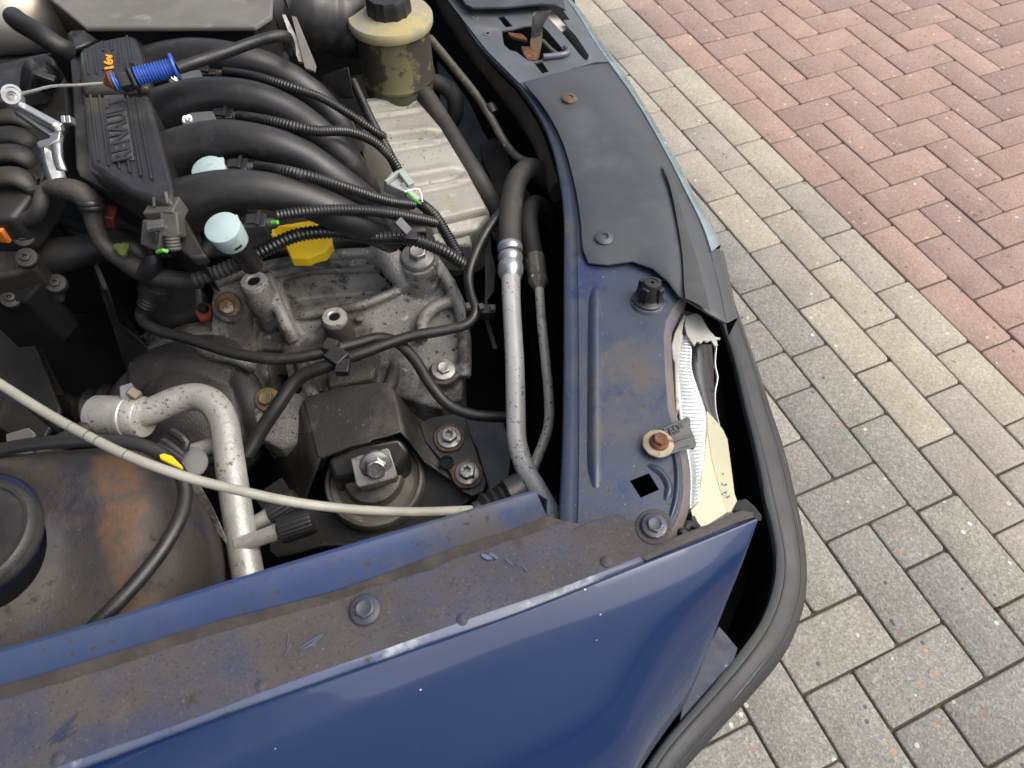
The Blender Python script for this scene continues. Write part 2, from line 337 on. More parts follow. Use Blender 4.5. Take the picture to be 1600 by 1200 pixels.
# ------------------------------------------------------------------ pavement
def brickmat(name, cols, pebbles, tint):
    m = bpy.data.materials.new(name); m.use_nodes = True; nt = m.node_tree; N = nt.nodes; L = nt.links; bs = N['Principled BSDF']
    tc = N.new('ShaderNodeTexCoord'); oi = N.new('ShaderNodeObjectInfo'); cx = N.new('ShaderNodeCombineXYZ')
    for k in range(3): L.new(oi.outputs['Random'], cx.inputs[k])
    va = N.new('ShaderNodeVectorMath'); va.operation = 'MULTIPLY_ADD'; L.new(cx.outputs[0], va.inputs[0]); va.inputs[1].default_value = (31, 47, 13); L.new(tc.outputs['Object'], va.inputs[2])
    co = va.outputs[0]
    def vor(s):
        v = N.new('ShaderNodeTexVoronoi'); v.inputs['Scale'].default_value = s; L.new(co, v.inputs['Vector']); sp = N.new('ShaderNodeSeparateColor'); L.new(v.outputs['Color'], sp.inputs[0]); return v, sp
    def nz(s, d=4):
        n = N.new('ShaderNodeTexNoise'); n.inputs['Scale'].default_value = s; n.inputs['Detail'].default_value = d; n.inputs['Roughness'].default_value = .65; L.new(co, n.inputs['Vector']); return n.outputs[0]
    def cramp(src, st):
        r = N.new('ShaderNodeValToRGB'); e = r.color_ramp.elements
        while len(e) < len(st): e.new(.5)
        for k, (p, c) in enumerate(st): e[k].position = p; e[k].color = (*c, 1)
        L.new(src, r.inputs[0]); return r
    def mix(fac, a, b, mode='MIX'):
        x = N.new('ShaderNodeMix'); x.data_type = 'RGBA'; x.blend_type = mode
        if isinstance(fac, float): x.inputs[0].default_value = fac
        else: L.new(fac, x.inputs[0])
        for s, i in ((a, 6), (b, 7)):
            if isinstance(s, tuple): x.inputs[i].default_value = (*s, 1)
            else: L.new(s, x.inputs[i])
        return x.outputs[2]
    def math_(op, a, b):
        x = N.new('ShaderNodeMath'); x.operation = op
        for s, i in ((a, 0), (b, 1)):
            if isinstance(s, (int, float)): x.inputs[i].default_value = s
            else: L.new(s, x.inputs[i])
        return x.outputs[0]
    v1, s1 = vor(230); v2, s2 = vor(430); v3, s3 = vor(80)
    k = len(cols); g = cramp(s1.outputs[0], [(i / (k - 1) * .98, c) for i, c in enumerate(cols)])
    g2 = cramp(s2.outputs[1], [(i / (k - 1) * .98, c) for i, c in enumerate(cols[::-1])])
    c = mix(.5, g.outputs[0], g2.outputs[0])
    c = mix(.28, c, tint)
    # scattered larger stones in the top layer
    d = math_('LESS_THAN', v3.outputs['Distance'], .34); pick = math_('GREATER_THAN', s3.outputs[1], .955); fac = math_('MULTIPLY', d, pick)
    pc = cramp(s3.outputs[2], [(i / max(1, len(pebbles)), q) for i, q in enumerate(pebbles)]); pc.color_ramp.interpolation = 'CONSTANT'
    c = mix(fac, c, pc.outputs[0])
    # weathering: broad stains, and a slight tone for each stone
    st = cramp(nz(7), [(.25, (.80, .79, .75)), (.7, (1.06, 1.05, 1.03))]); c = mix(1.0, c, st.outputs[0], 'MULTIPLY')
    fs = cramp(nz(900, 2), [(.3, (.78, .78, .78)), (.7, (1.15, 1.15, 1.15))]); c = mix(1.0, c, fs.outputs[0], 'MULTIPLY')
    tn = cramp(oi.outputs['Random'], [(0, (.86, .865, .88)), (.5, (1.0, 1.0, .99)), (1, (1.10, 1.08, 1.03))]); c = mix(1.0, c, tn.outputs[0], 'MULTIPLY')
    L.new(c, bs.inputs['Base Color']); bs.inputs['Roughness'].default_value = .9; bs.inputs['Specular IOR Level'].default_value = .3
    b = N.new('ShaderNodeBump'); b.inputs['Strength'].default_value = .55; b.inputs['Distance'].default_value = .0016
    L.new(math_('ADD', v1.outputs['Distance'], math_('MULTIPLY', nz(420), .8)), b.inputs['Height']); L.new(b.outputs[0], bs.inputs['Normal'])
    return m
mb_grey = brickmat('grey_paver', [(0.103, 0.104, 0.106), (0.237, 0.233, 0.216), (0.300, 0.291, 0.259), (0.156, 0.156, 0.150), (0.485, 0.470, 0.420), (0.243, 0.233, 0.205)], [(.46, .27, .17), (.60, .57, .50), (.33, .20, .15), (.52, .46, .34), (.10, .11, .13)], (0.247, 0.242, 0.225))
mb_beige = brickmat('beige_paver', [(0.192, 0.175, 0.149), (0.346, 0.316, 0.275), (0.419, 0.386, 0.340), (0.265, 0.241, 0.206), (0.554, 0.515, 0.460), (0.320, 0.293, 0.252)], [(.60, .57, .48), (.40, .27, .16), (.55, .50, .40), (.22, .20, .17)], (0.351, 0.320, 0.275))
mb_red = brickmat('red_paver', [(0.229, 0.145, 0.124), (0.342, 0.228, 0.200), (0.388, 0.283, 0.251), (0.274, 0.183, 0.163), (0.491, 0.402, 0.354), (0.325, 0.226, 0.200)], [(.60, .47, .38), (.26, .12, .10), (.62, .55, .47), (.20, .13, .12)], (0.342, 0.238, 0.211))
m_soil = mat('joint_sand', (.055, .049, .038), (.085, .076, .056), 40, .95, 0, bump=.8, bsc=500, layers=[((.085, .085, .025), 14, .58, .70, .95, 0), ((.10, .09, .065), 200, .6, .7, .95, 0)])
WB = .10625; CA, SA = math.cos(math.radians(4.5)), math.sin(math.radians(4.5))
def UV(u, v, z=0.0):
    x0, y0 = v * WB, -u * WB
    return Vector((CA * x0 - SA * y0 + 1.22189349, SA * x0 + CA * y0 + 2.23503479, z))
def px(p):
    d = p - CAM; w_ = d.dot(R2); return (800 + F * d.dot(R0) / w_, 600 + F * d.dot(R1) / w_, w_)
ground = obj('pavement', [(-60, -60, -.007), (60, -60, -.007), (60, 60, -.007), (-60, 60, -.007)], [(0, 1, 2, 3)], m_soil, None, smooth=False)
ground['kind'] = 'structure'
slots = []                                        # u, v of the centre, along u?, half?, colour
U0, U1 = -14, 46
def rows(v, off, c):
    k = int((U0 - off) / 2)
    while off + 2 * k < U1: slots.append((off + 2 * k + 1, v + .5, True, False, c)); k += 1
rows(0, 0.0, 2); rows(-1, -.322, 1); rows(-2, .479, 1); rows(-3, 1.392, 1); rows(-4, .458, 0)
for a in range(-20, 46):
    u = a + 2.77
    for b in range(1, 46):
        s = (a + b) % 4
        if s == 1: slots.append((u + .5, b + 1, False, False, 2))
        elif s == 2 and b == 1: slots.append((u + .5, b + .5, True, True, 2))
        elif s == 3: slots.append((u + 1, b + .5, True, False, 2))
for a in range(-34, 30):
    u = a + 17.27
    for b in range(-30, -4):
        s = (a - b) % 4
        if s == 1: slots.append((u + .5, b, False, False, 0))
        elif s == 2 and b == -5: slots.append((u + .5, b + .5, True, True, 0))
        elif s == 3: slots.append((u + 1, b + .5, True, False, 0))
def brick_geo(half):
    lx, ly = (WB - .0042 if half else 2 * WB - .0042) / 2, (WB - .0042) / 2; c = .0028; v = []
    for (ix, iy, z) in ((lx - c, ly - c, 0), (lx - c * .35, ly - c * .35, -.0009), (lx, ly, -.0035), (lx, ly, -.012)):
        r = .004
        v += [(-ix + r, -iy, z), (ix - r, -iy, z), (ix, -iy + r, z), (ix, iy - r, z), (ix - r, iy, z), (-ix + r, iy, z), (-ix, iy - r, z), (-ix, -iy + r, z)]
    f = [tuple(range(8))]
    for k in range(2 if False else 3):
        for i in range(8): f.append((k * 8 + i, (k + 1) * 8 + i, (k + 1) * 8 + (i + 1) % 8, k * 8 + (i + 1) % 8))
    return v, f
geo = {h: brick_geo(h) for h in (False, True)}
bmats = [mb_grey, mb_beige, mb_red]; bmesh_ = {}
for h in (False, True):
    for c in range(3):
        me = bpy.data.meshes.new('brick'); me.from_pydata(*[geo[h][0], [], geo[h][1]]); me.materials.append(bmats[c])
        me.polygons.foreach_set('use_smooth', [True] * len(me.polygons)); me.set_sharp_from_angle(angle=math.radians(50)); bmesh_[h, c] = me
edge = [(-20, 868), (0, 880), (160, 1000), (390, 1118), (510, 1158), (670, 1214), (840, 1255), (900, 1261), (950, 1255), (1020, 1226), (1140, 1120), (1200, 1070), (1260, 1020)]
def edge_x(y):
    y = min(max(y, -20), 1259)
    for (a, b), (c, d) in zip(edge, edge[1:]):
        if a <= y <= c: return b + (d - b) * (y - a) / (c - a)
seen = []; rest = []
for s in slots:
    u, v, al, hf, c = s; L_ = (.5 if hf else 1.0); q = []
    for du, dv in ((-1, -1), (1, -1), (1, 1), (-1, 1)):
        q.append(px(UV(u + du * (L_ if al else .5), v + dv * (.5 if al else L_))))
    if min(k[2] for k in q) < .1: rest.append(s); continue
    vis = any(-5 < k[0] < 1605 and -5 < k[1] < 1205 and k[0] > edge_x(k[1]) for k in q)
    if vis:
        A_ = abs(sum(q[i][0] * q[(i + 1) % 4][1] - q[(i + 1) % 4][0] * q[i][1] for i in range(4))) / 2; seen.append((A_, s))
    else: rest.append(s)
seen.sort(key=lambda t: -t[0]); rest += [s for _, s in seen[300:]]
def place(s, rnd):
    u, v, al, hf, c = s
    ang = math.atan2(-CA, SA) if al else math.atan2(SA, CA)
    return Matrix.Translation(UV(u, v, rnd.uniform(-.0016, .0008))) @ Matrix.Rotation(ang + rnd.uniform(-.006, .006), 4, 'Z') @ Matrix.Rotation(rnd.uniform(-.006, .006), 4, 'X') @ Matrix.Rotation(rnd.uniform(-.004, .004), 4, 'Y') @ Matrix.Translation((rnd.uniform(-.0008, .0008), rnd.uniform(-.0006, .0006), 0))
rb = random.Random(3)
for _, s in seen[:300]:
    o = bpy.data.objects.new('brick', bmesh_[s[3], s[4]]); COL.objects.link(o); o.parent = ground; o.matrix_world = place(s, rb)
V = []; Fc = []; MI = []
for s in rest:
    M_ = place(s, rb); g = geo[s[3]]; n = len(V); V += [tuple(M_ @ Vector(q)) for q in g[0]]; Fc += [tuple(i + n for i in f) for f in g[1]]; MI += [s[4]] * len(g[1])
me = bpy.data.meshes.new('outlying_bricks'); me.from_pydata(V, [], Fc)
for k in bmats: me.materials.append(k)
me.polygons.foreach_set('material_index', MI); me.update()
o = bpy.data.objects.new('outlying_bricks', me); COL.objects.link(o); o.parent = ground; o['kind'] = 'stuff'
# moss and grit in the joints
mb = MB(); rm = random.Random(5)
for (x, y, s) in [(1313, 411, 7), (1371, 318, 8), (1172, 272, 6), (1255, 283, 7), (1167, 481, 6), (1562, 951, 6), (1280, 231, 5), (1066, 203, 5), (1100, 65, 5), (1575, 400, 5), (1250, 330, 5), (1358, 470, 6), (1545, 1192, 6), (1145, 995, 4), (1275, 950, 5), (1505, 1195, 5), (1390, 560, 4), (1206, 600, 4)]:
    for k in range(12):
        c = at(x + rm.gauss(0, s * .55), y + rm.gauss(0, s * .4), -.003); r = rm.uniform(.0012, .0026)
        mb.add(lathe(c, (rm.uniform(-.3, .3), rm.uniform(-.3, .3), 1), [(r, -.003), (r * .9, .001), (r * .4, .0026), (0, .003)], 6))
o = mb.out('moss', m_moss, None, smooth=True); o.parent = ground; o['kind'] = 'stuff'

# ------------------------------------------------------------------ the car
car = bpy.data.objects.new('car', None); COL.objects.link(car); car.location = B; car.empty_display_size = .2
car['label'] = 'blue car with its engine bay open, damaged headlight and black bumper, parked on the pavers'; car['category'] = 'car'

# ---- fender
def ext(rail, k=.6):     # carry a rail on towards the windscreen, out of the picture
    a, b = P(rail[0]), P(rail[1]); d = (a - b).normalized(); return [a + d * k + Vector((0, 0, .02)), a + d * k * .5 + Vector((0, 0, .01))] + [P(q) for q in rail]
lipT = [(0, 1019, .822), (210, 958, .8175), (375, 906, .814), (562, 850, .8095), (700, 810, .806), (805, 778, .8035), (838, 769, .802)]
lipB = [(0, 1075, .805), (150, 1031, .802), (337, 974, .797), (525, 925, .792), (600, 899, .789), (725, 853, .785), (800, 830, .783), (855, 808, .781)]
ledO = [(86, 1200, .803), (300, 1124, .799), (450, 1067, .795), (600, 1015, .790), (766, 956, .785), (875, 919, .781), (1000, 870, .776), (1058, 847, .774)]
N_ = 90
rT = spline(ext(lipT), N_); rB = spline(ext(lipB), N_); rO = spline(ext(ledO), N_)
rTr = [p + Vector((0, .0025, -.001)) for p in rT]
rIn = [p + Vector((0, .004, -.045)) for p in rT]; rIn2 = [p + Vector((0, .012, -.16)) for p in rT]
rT0 = [a.lerp(b, .06) + Vector((0, 0, .0012)) for a, b in zip(rT, rB)]
fender = None
# skin
s0 = [(131, 1200, .803), (375, 1109, .799), (600, 1030, .7915), (812, 956, .785), (1000, 881, .777), (1100, 842, .771), (1187, 807, .766)]
s1 = [(330, 1200, .794), (600, 1090, .784), (812, 1008, .776), (1000, 938, .767), (1100, 893, .761), (1171, 852, .756)]
s1b = [(330, 1245, .785), (600, 1135, .774), (812, 1050, .766), (1000, 975, .756), (1090, 935, .75), (1152, 902, .741)]
s2 = [(300, 1345, .755), (600, 1235, .745), (812, 1150, .737), (990, 1060, .728), (1070, 1005, .722), (1126, 970, .715)]
q0 = spline(ext(s0), N_); q1 = spline(ext(s1), N_); q1b = spline(ext(s1b), N_); q2 = spline(ext(s2), N_)
w4 = [at(1066, 1122, .603), at(1035, 1164, .602), at(1000, 1217, .602), at(960, 1292, .602)]; w4 += [w4[-1] + Vector((-.10, -.012, .002)), w4[-1] + Vector((-.32, -.03, .008)), w4[-1] + Vector((-.9, -.05, .02))]
q4 = spline(w4[::-1], N_)
q3 = [a.lerp(b, .5) + Vector((0, -.012, .012)) for a, b in zip(q2, q4)]; q3[-1] = at(1092, 1055, .665)
for i in range(1, 8): q3[-1 - i] = q3[-1 - i].lerp(q3[-1] + (q3[-9] - q3[-1]) * (i / 8), .7)
q5 = [p + Vector((-.006, .012, -.2)) for p in q4]
# where the wing ends at the front the skin is torn: a slightly ragged edge
tr = random.Random(4)
for r in (q1, q1b, q2, q3): r[-1] = r[-1] + Vector((tr.uniform(-.001, .001), tr.uniform(-.001, .001), 0))
q00 = [p + Vector((0, .0012, -.004)) for p in q0]; q01 = [a.lerp(b, .04) + Vector((0, 0, .0012)) for a, b in zip(q0, q1)]
qm = [a.lerp(b, .5) + Vector((0, 0, .0008)) for a, b in zip(q0, q1)]; qk = [a.lerp(b, .90) + Vector((0, 0, .0004)) for a, b in zip(q0, q1)]; qk2 = [a.lerp(b, .35) + Vector((0, 0, .0004)) for a, b in zip(q1, q1b)]
fender = obj('front_fender', *grid([q00, q0, q01, qm, qk, q1, qk2, q1b, q2, q3, q4, q5]), m_paint, car, ang=70, thick=.0012, label='dark blue front fender with stone chips, bolted along its top ledge', sub=1)
obj('drain_channel', *grid([[a + Vector((0, 0, .0004)) for a in rO[:]], [a.lerp(b, .5) + Vector((0, 0, -.0015)) for a, b in zip(rO, q0)], [p + Vector((0, .0008, -.0035)) for p in q0]]), mat('channel_paint', (.055, .075, .15), (.08, .095, .14), 12, .25, 0, layers=[((.30, .33, .37), 18, .55, .68, .3, .2), ((.04, .036, .03), 70, .60, .66, .9, 0)], coat=.5), fender, ang=60)
obj('ledge', *grid([rB, [a.lerp(b, .12) + Vector((0, 0, -.0016)) for a, b in zip(rB, rO)], [a.lerp(b, .5) + Vector((0, 0, -.0006)) for a, b in zip(rB, rO)], [a.lerp(b, .93) for a, b in zip(rB, rO)], rO, [p + Vector((0, 0, -.012)) for p in rO]]), m_ledge, fender, ang=50, label='grimy fender mounting ledge, brown dirt over blue paint')
obj('shadow_dirt_line', *grid([[p + Vector((0, .0006, .0012)) for p in rB], [a.lerp(b, .05 + .05 * mnoise.noise(Vector((i * .35, 0, 0)))) + Vector((0, 0, .0006)) for i, (a, b) in enumerate(zip(rB, rO))], [a.lerp(b, .13 + .05 * mnoise.noise(Vector((i * .5, 3, 0)))) + Vector((0, 0, -.0010)) for i, (a, b) in enumerate(zip(rB, rO))]]), mat('dirt_and_shadow', (.028, .024, .021), (.045, .038, .032), 40, .9, 0, bump=.3), fender, ang=60)  # dark strip paints the lip's shadow line together with packed dirt
lip = obj('lip', *grid([rIn2, rIn, rTr, rT, rT0, [a.lerp(b, .55) for a, b in zip(rT, rB)], [a.lerp(b, .93) for a, b in zip(rT, rB)], [p + Vector((0, 0, -.0012)) for p in rB]]), m_lip, fender, ang=60, label='upturned blue inner lip of the fender')
obj('lip_end', *plate([rT[-1], rT[-1] + Vector((.008, -.006, -.006)), rB[-1] + Vector((.001, .003, -.001)), rB[-1] + Vector((0, 0, -.03)), rIn[-1]], .001, raw=True, down=Vector((-1, 0, 0))), m_lip, fender, bevel=.0004)
# front corner of the ledge that laps over the slam panel
lap = plate([(853, 808, .7812), (870, 830, .7795), (880, 833, .779), (920, 815, .7785), (965, 802, .778), (980, 806, .7775), (998, 824, .777), (1016, 850, .776), (1020, 862, .7755), (1000, 870.5, .776), (930, 897, .7785), (875, 919, .781), (800, 946, .7815), (740, 905, .776), (770, 842, .776)], .004)
obj('ledge_corner', *lap, m_ledge, fender, bevel=.0012, ang=50)
# narrow dirty top edge that runs on past the headlight to the point
nose = [[(1000, 870, .7765), (1058, 838, .7735), (1110, 818, .7705), (1150, 800, .768), (1175, 795, .767)], [(1010, 876, .7755), (1062, 853, .7732), (1115, 832, .770), (1155, 815, .7675), (1186, 806, .7663)]]
ra = spline([P(p) for p in nose[0]], 24); rb_ = spline([P(p) for p in nose[1]], 24)
obj('ledge_tip', *grid([[p + Vector((0, 0, -.010)) for p in ra], ra, [a.lerp(b, .5) + Vector((0, 0, .0012)) for a, b in zip(ra, rb_)], rb_, [p + Vector((0, 0, -.008)) for p in rb_]]), m_ledge, fender, ang=50)
obj('bent_tip', *plate([(1143, 799, .764), (1152, 782, .772), (1165, 779, .774), (1178, 790, .772), (1190, 805, .7672), (1190, 812, .7655), (1182, 813, .766), (1172, 800, .768)], .002), mat('bare_bent_edge', (.05, .047, .045), (.035, .034, .034), 60, .5, .2, layers=[((.25, .24, .22), 90, .63, .70, .5, .5)]), fender, bevel=.0006)
m_frag = mat('scratched_blue', (.010, .017, .050), (.02, .026, .05), 20, .6, 0, layers=[((.16, .17, .20), 60, .62, .70, .6, 0), ((.10, .085, .05), 14, .58, .72, .9, 0)])
obj('lower_fragment', *plate([(1123, 977, .612), (1137, 993, .612), (1153, 1013, .61), (1147, 1031, .606), (1120, 1061, .606), (1090, 1095, .606), (1062, 1127, .605), (1066, 1100, .606), (1088, 1049, .608), (1111, 999, .611)], .004), m_frag, fender, bevel=.001, label='torn blue corner of the fender beside the bumper')
for (x, y, z) in [(571, 953, .7915), (1022, 822, .7785)]:
    sq = plate([(x - 42, y - 28, z - .001), (x + 28, y - 42, z - .001), (x + 46, y + 18, z - .001), (x - 26, y + 46, z - .001)] if x < 900 else ring((x, y), 30, 28, 20, z - .001), .003)
    obj('bolt_pad', *sq, m_ledge, fender, bevel=.0012)
    hexbolt('bolt', fender, (x, y, z), (.0, -.05, 1), .0125 if x < 900 else .0118, .0058, .0112 if x < 900 else .0105, m_boltgrey, spin=.3, fh=.0022)
for (x, y, z) in [(722, 968, .786), (947, 878, .7785), (408, 1073, .7955), (92, 1186, .8025)]:
    mb = MB().add(lathe(at(x, y, z - .001), (0, 0, 1), [(.0055, -.002), (.0045, .0016), (.002, .0028), (0, .003)], 14)); mb.out('clip_stub', m_ledge, fender)

def on_rails(rails_, x, y, up):
    best = None
    for ra_, rb2 in zip(rails_, rails_[1:]):
        for i in range(N_):
            for k in range(9):
                p = ra_[i].lerp(rb2[i], k / 8); q = px(p); d = (q[0] - x) ** 2 + (q[1] - y) ** 2
                if q[2] > 0 and (best is None or d < best[0]): best = (d, p, q)
    p = best[1]; return at(x, y, p.z + up)
m_scuff = mat('scuffed_blue', (.105, .13, .22), (.075, .09, .14), 60, .5)
m_scuffd = mat('bared_navy', (.030, .038, .090), (.045, .048, .075), 40, .4)
rs_ = random.Random(12)
for (x, y, n, L1, w1, ang_, m) in [(492, 1003, 5, 40, 2.4, -.55, m_scuff), (436, 1008, 2, 30, 1.4, -1.25, m_scuff), (772, 862, 3, 24, 9, .45, m_scuff), (806, 884, 3, 18, 1.6, .75, m_scuff), (100, 1148, 5, 46, 5, -.65, m_scuffd)]:
    mb = MB()
    for k in range(n):
        cx_, cy_ = x + rs_.gauss(0, 8), y + rs_.gauss(0, 6); a = ang_ + rs_.gauss(0, .12); l_ = L1 * rs_.uniform(.5, 1.3) / 2; ww = w1 * rs_.uniform(.3, 1.0) / 2; pts_ = []
        for j in range(10):
            t = 2 * math.pi * j / 10; ex = math.cos(t) * l_ * rs_.uniform(.75, 1.1); ey = math.sin(t) * ww * rs_.uniform(.6, 1.3)
            pts_.append((cx_ + ex * math.cos(a) - ey * math.sin(a), cy_ + ex * math.sin(a) + ey * math.cos(a)))
        c = on_rails([rB, rO], cx_, cy_, .0012)
        mb.add(plate([at(u, v, c.z - .0001 * k) for u, v in pts_], .0006, raw=True))
    mb.out('paint_scuff', m, fender, smooth=False)
for (x, y, r) in [(656, 1077, 2.6), (914, 921, 1.8), (938, 960, 1.8), (932, 1000, .8), (430, 1170, .8)]:
    c = on_rails([q0, q01, qm, q1, q1b, q2], x, y, .0004); k = r * pxm(x, y, c.z)
    obj('stone_chip', *lathe(c, (0, -.2, 1), [(k, -.001), (k * .8, .0003), (0, .0004)], 7, wob=lambda a: 1 + .35 * math.sin(2 * a + r)), m_white, fender)
# ---- slam panel
ZP = .757
fold = [(640, -80), (700, 0), (760, 78), (812, 130), (845, 168), (868, 205), (885, 250), (897, 300), (901, 350), (903, 420), (905, 560), (905, 700), (904, 780), (902, 850)]
inner = [(628, -80), (701, 0), (740, 62), (772, 98), (802, 127), (832, 166), (857, 215), (872, 272), (880, 330), (881, 450), (880, 600), (877, 720), (873, 800), (871, 850)]
rf = spline([at(x, y, ZP) for x, y in fold], 70); ri = spline([at(x, y, ZP - .004) for x, y in inner], 70)
right = [(1062, 440), (1064, 462), (1052, 480), (1041, 500), (1037, 525), (1039, 580), (1044, 640), (1052, 668), (1062, 705), (1067, 750), (1064, 790), (1050, 828), (1042, 850)]
rr_ = [at(x, y, ZP) for x, y in right]
sqh = [(984, 751, ZP), (1014, 739, ZP), (1030, 765, ZP), (1001, 778, ZP)]
out = [p for p in rf if px(p)[1] > 122] + [at(960, 860, ZP)] + [rr_[-1 - i] for i in range(len(rr_))] + [at(1050, 400, ZP), at(1020, 300, ZP), at(960, 190, ZP), at(900, 104, ZP)]
slam = obj('slam_panel', *plate(out, .0016, holes=[[P(q) for q in sqh]], raw=True), m_panel, car, smooth=True, ang=30, label='dull blue front crossmember with square hole, beside the broken headlight')
obj('inner_flange', *grid([[p + Vector((.012, 0, -.012)) for p in ri], [p + Vector((.0015, 0, -.007)) for p in ri], ri, [a.lerp(b, .12) + Vector((0, 0, .0016)) for a, b in zip(ri, rf)], [a.lerp(b, .6) + Vector((0, 0, .0005)) for a, b in zip(ri, rf)], [a.lerp(b, .9) + Vector((0, 0, -.0012)) for a, b in zip(ri, rf)], [p + Vector((0, 0, -.0005)) for p in rf]]), m_panel, slam, ang=60)
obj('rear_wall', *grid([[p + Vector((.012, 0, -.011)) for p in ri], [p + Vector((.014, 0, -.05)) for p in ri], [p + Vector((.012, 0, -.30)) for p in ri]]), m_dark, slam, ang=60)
re_ = spline(rr_, 50); e2 = [(1072, 440), (1074, 465), (1064, 486), (1053, 508), (1049, 532), (1052, 590), (1056, 642), (1065, 672), (1074, 712), (1079, 755), (1076, 795), (1063, 833), (1052, 852)]
re2 = spline([at(x, y, ZP - .007) for x, y in e2], 50)
m_edge = mat('brown_dusty_edge', (.15, .125, .11), (.11, .095, .10), 14, .8, 0, bump=.3, layers=[((.07, .08, .15), 16, .58, .7, .5, 0)])
obj('headlight_edge', *grid([re_, [a.lerp(b, .3) + Vector((0, 0, .0004)) for a, b in zip(re_, re2)], re2, [p + Vector((.001, 0, -.02)) for p in re2]]), m_edge, slam, ang=50)
def emboss(path, wpx, h, name, m, par, n=30, z=ZP):
    """raised or sunk stamped rib: a soft swelling along a path"""
    c = spline([at(x, y, z) for x, y in path], n); rl = [[] for _ in range(7)]
    for i, p in enumerate(c):
        t = (c[min(i + 1, n - 1)] - c[max(i - 1, 0)]).normalized(); s = t.cross(Vector((0, 0, 1))); k = min(1, min(i, n - 1 - i) / 3.0); k = math.sin(k * math.pi / 2)
        wv = wpx * pxm(800, 600, z) * (.35 + .65 * k)
        for j, u in enumerate((-1, -.75, -.4, 0, .4, .75, 1)):
            rl[j].append(p + s * (u * wv / 2) + Vector((0, 0, .0003 + h * k * math.cos(u * math.pi / 2) ** 1.2)))
    return obj(name, *grid(rl), m, par, ang=80)
emboss([(931, 448), (930, 520), (930, 600), (930, 690), (931, 762)], 24, .0058, 'rib', m_panel, slam)
emboss([(1012, 726), (1032, 738), (1045, 762), (1040, 782)], 12, .003, 'rib', m_panel, slam, 16)
emboss([(1052, 700), (1058, 735), (1056, 780), (1046, 815)], 9, .003, 'rib', m_panel, slam, 16)
emboss([(985, 470), (1000, 486), (1025, 488), (1042, 470)], 11, .003, 'rib', m_panel, slam, 16)
# rubber bonnet stop
bc = at(1012, 470, ZP); ax = Vector((.10, .14, 1)).normalized()
stop = obj('rubber_stop', *lathe(bc, ax, [(.0165, -.001), (.0165, .0025), (.0135, .004), (.0125, .006), (.0122, .0062), (.0092, .0225), (.0085, .0242), (.006, .0246), (.0058, .0238), (.002, .0240), (.0017, .021), (0, .021)], 32), m_rubber, slam, label='ribbed black rubber bonnet stop')
for k in range(4):
    a = k * math.pi / 2 + .55; x, y, z = frame(ax); d = x * math.cos(a) + y * math.sin(a); t = z.cross(d)
    obj('fin', *box(bc + d * .0112 + z * .013, d, t, z, .004, .0075, .017), m_rubber, stop, bevel=.0008)
# clip and rusty bolt over the headlight
clip = obj('headlight_clip', *plate([(1012, 692, .762), (1020, 678, .762), (1034, 668, .762), (1074, 651, .764), (1079, 654, .764), (1079, 668, .763), (1085, 681, .762), (1089, 694, .762), (1084, 701, .761), (1074, 697, .761), (1045, 708, .761), (1030, 713, .761), (1016, 706, .761)], .0035), m_grey, slam, bevel=.0008, label='grey plastic clip bolted over the headlight edge')
obj('clip_rib', *bar((1048, 690, .7640), (1083, 678, .7640), .0016, .0016), m_grey, clip, bevel=.0003)
obj('clip_rib', *bar((1036, 670, .7642), (1075, 653, .7655), .0016, .0014), m_grey, clip, bevel=.0003)
obj('clip_rib', *bar((1040, 709, .7628), (1084, 697, .7630), .0022, .0018), m_grey, clip, bevel=.0003)
textmesh('lettering', 'AO=', (1049, 681, .7632), (1073, 668, .7650), .0075, .0006, m_grey, clip)
obj('washer', *lathe(at(1028, 694, .7625), (0, 0, 1), [(.0135, 0), (.0135, .0016), (.012, .0026), (.006, .003), (0, .003)], 26, wob=lambda a: 1 + .02 * math.sin(9 * a)), mat('pale_washer', (.40, .35, .25), (.30, .25, .17), 90, .8, .1, layers=[((.16, .09, .05), 120, .58, .68, .9, 0)]), clip)
hexbolt('bolt', clip, (1030, 691, .7655), (.05, .05, 1), .0115, .0072, .0085, m_rust, spin=.2)
hexbolt('bolt', slam, at(1066, 832, .752), (.3, -.2, 1), .006, .004, .004, m_black)
# ---- grille cover
ends = [(919, 411), (950, 414), (988, 408.5), (1020, 420), (1044, 441), (1060, 462), (1084, 475), (1112, 492), (1136, 505)]
starts = [(818, 129), (834, 124.5), (850, 120), (865, 116), (880, 111.5), (895, 107), (912, 103), (930, 100), (951, 98)]
mids = [[(850, 168), (878, 220), (898, 290), (907, 345), (911, 390)], [(872, 165), (905, 222), (925, 290), (936, 345), (942, 395)], [(892, 163), (935, 230), (958, 290), (970, 345), (980, 390)],
        [(910, 160), (962, 235), (985, 290), (1000, 345), (1012, 395)], [(927, 157), (985, 238), (1008, 290), (1026, 350), (1038, 410)], [(945, 155), (1003, 238), (1028, 290), (1045, 350), (1056, 420)],
        [(960, 152), (1018, 238), (1042, 288), (1062, 350), (1078, 425)], [(972, 149), (1030, 238), (1055, 288), (1078, 350), (1100, 432)], [(986, 146), (1042, 240), (1070, 296), (1097, 351), (1122, 440)]]
zc = [.764, .7655, .767, .768, .7685, .768, .765, .760, .752]
rails = []
for s_, m_, e_, z in zip(starts, mids, ends, zc): rails.append(spline([at(*s_, z)] + [at(*q, z) for q in m_] + [at(*e_, z - .003)], 48))
under = [p + Vector((.001, 0, -.004)) for p in rails[0]]
cover = obj('grille_cover', *grid(rails), m_cover, car, ang=60, thick=.003, label='grey black plastic cover over the grille, scratched and held by two rivets', bevel=.0008)
r9 = spline([at(x, y, .737) for x, y in [(939, 90), (995, 146), (1049, 236), (1078, 292), (1111, 350), (1127, 383), (1141, 440), (1153, 497)]], 48)
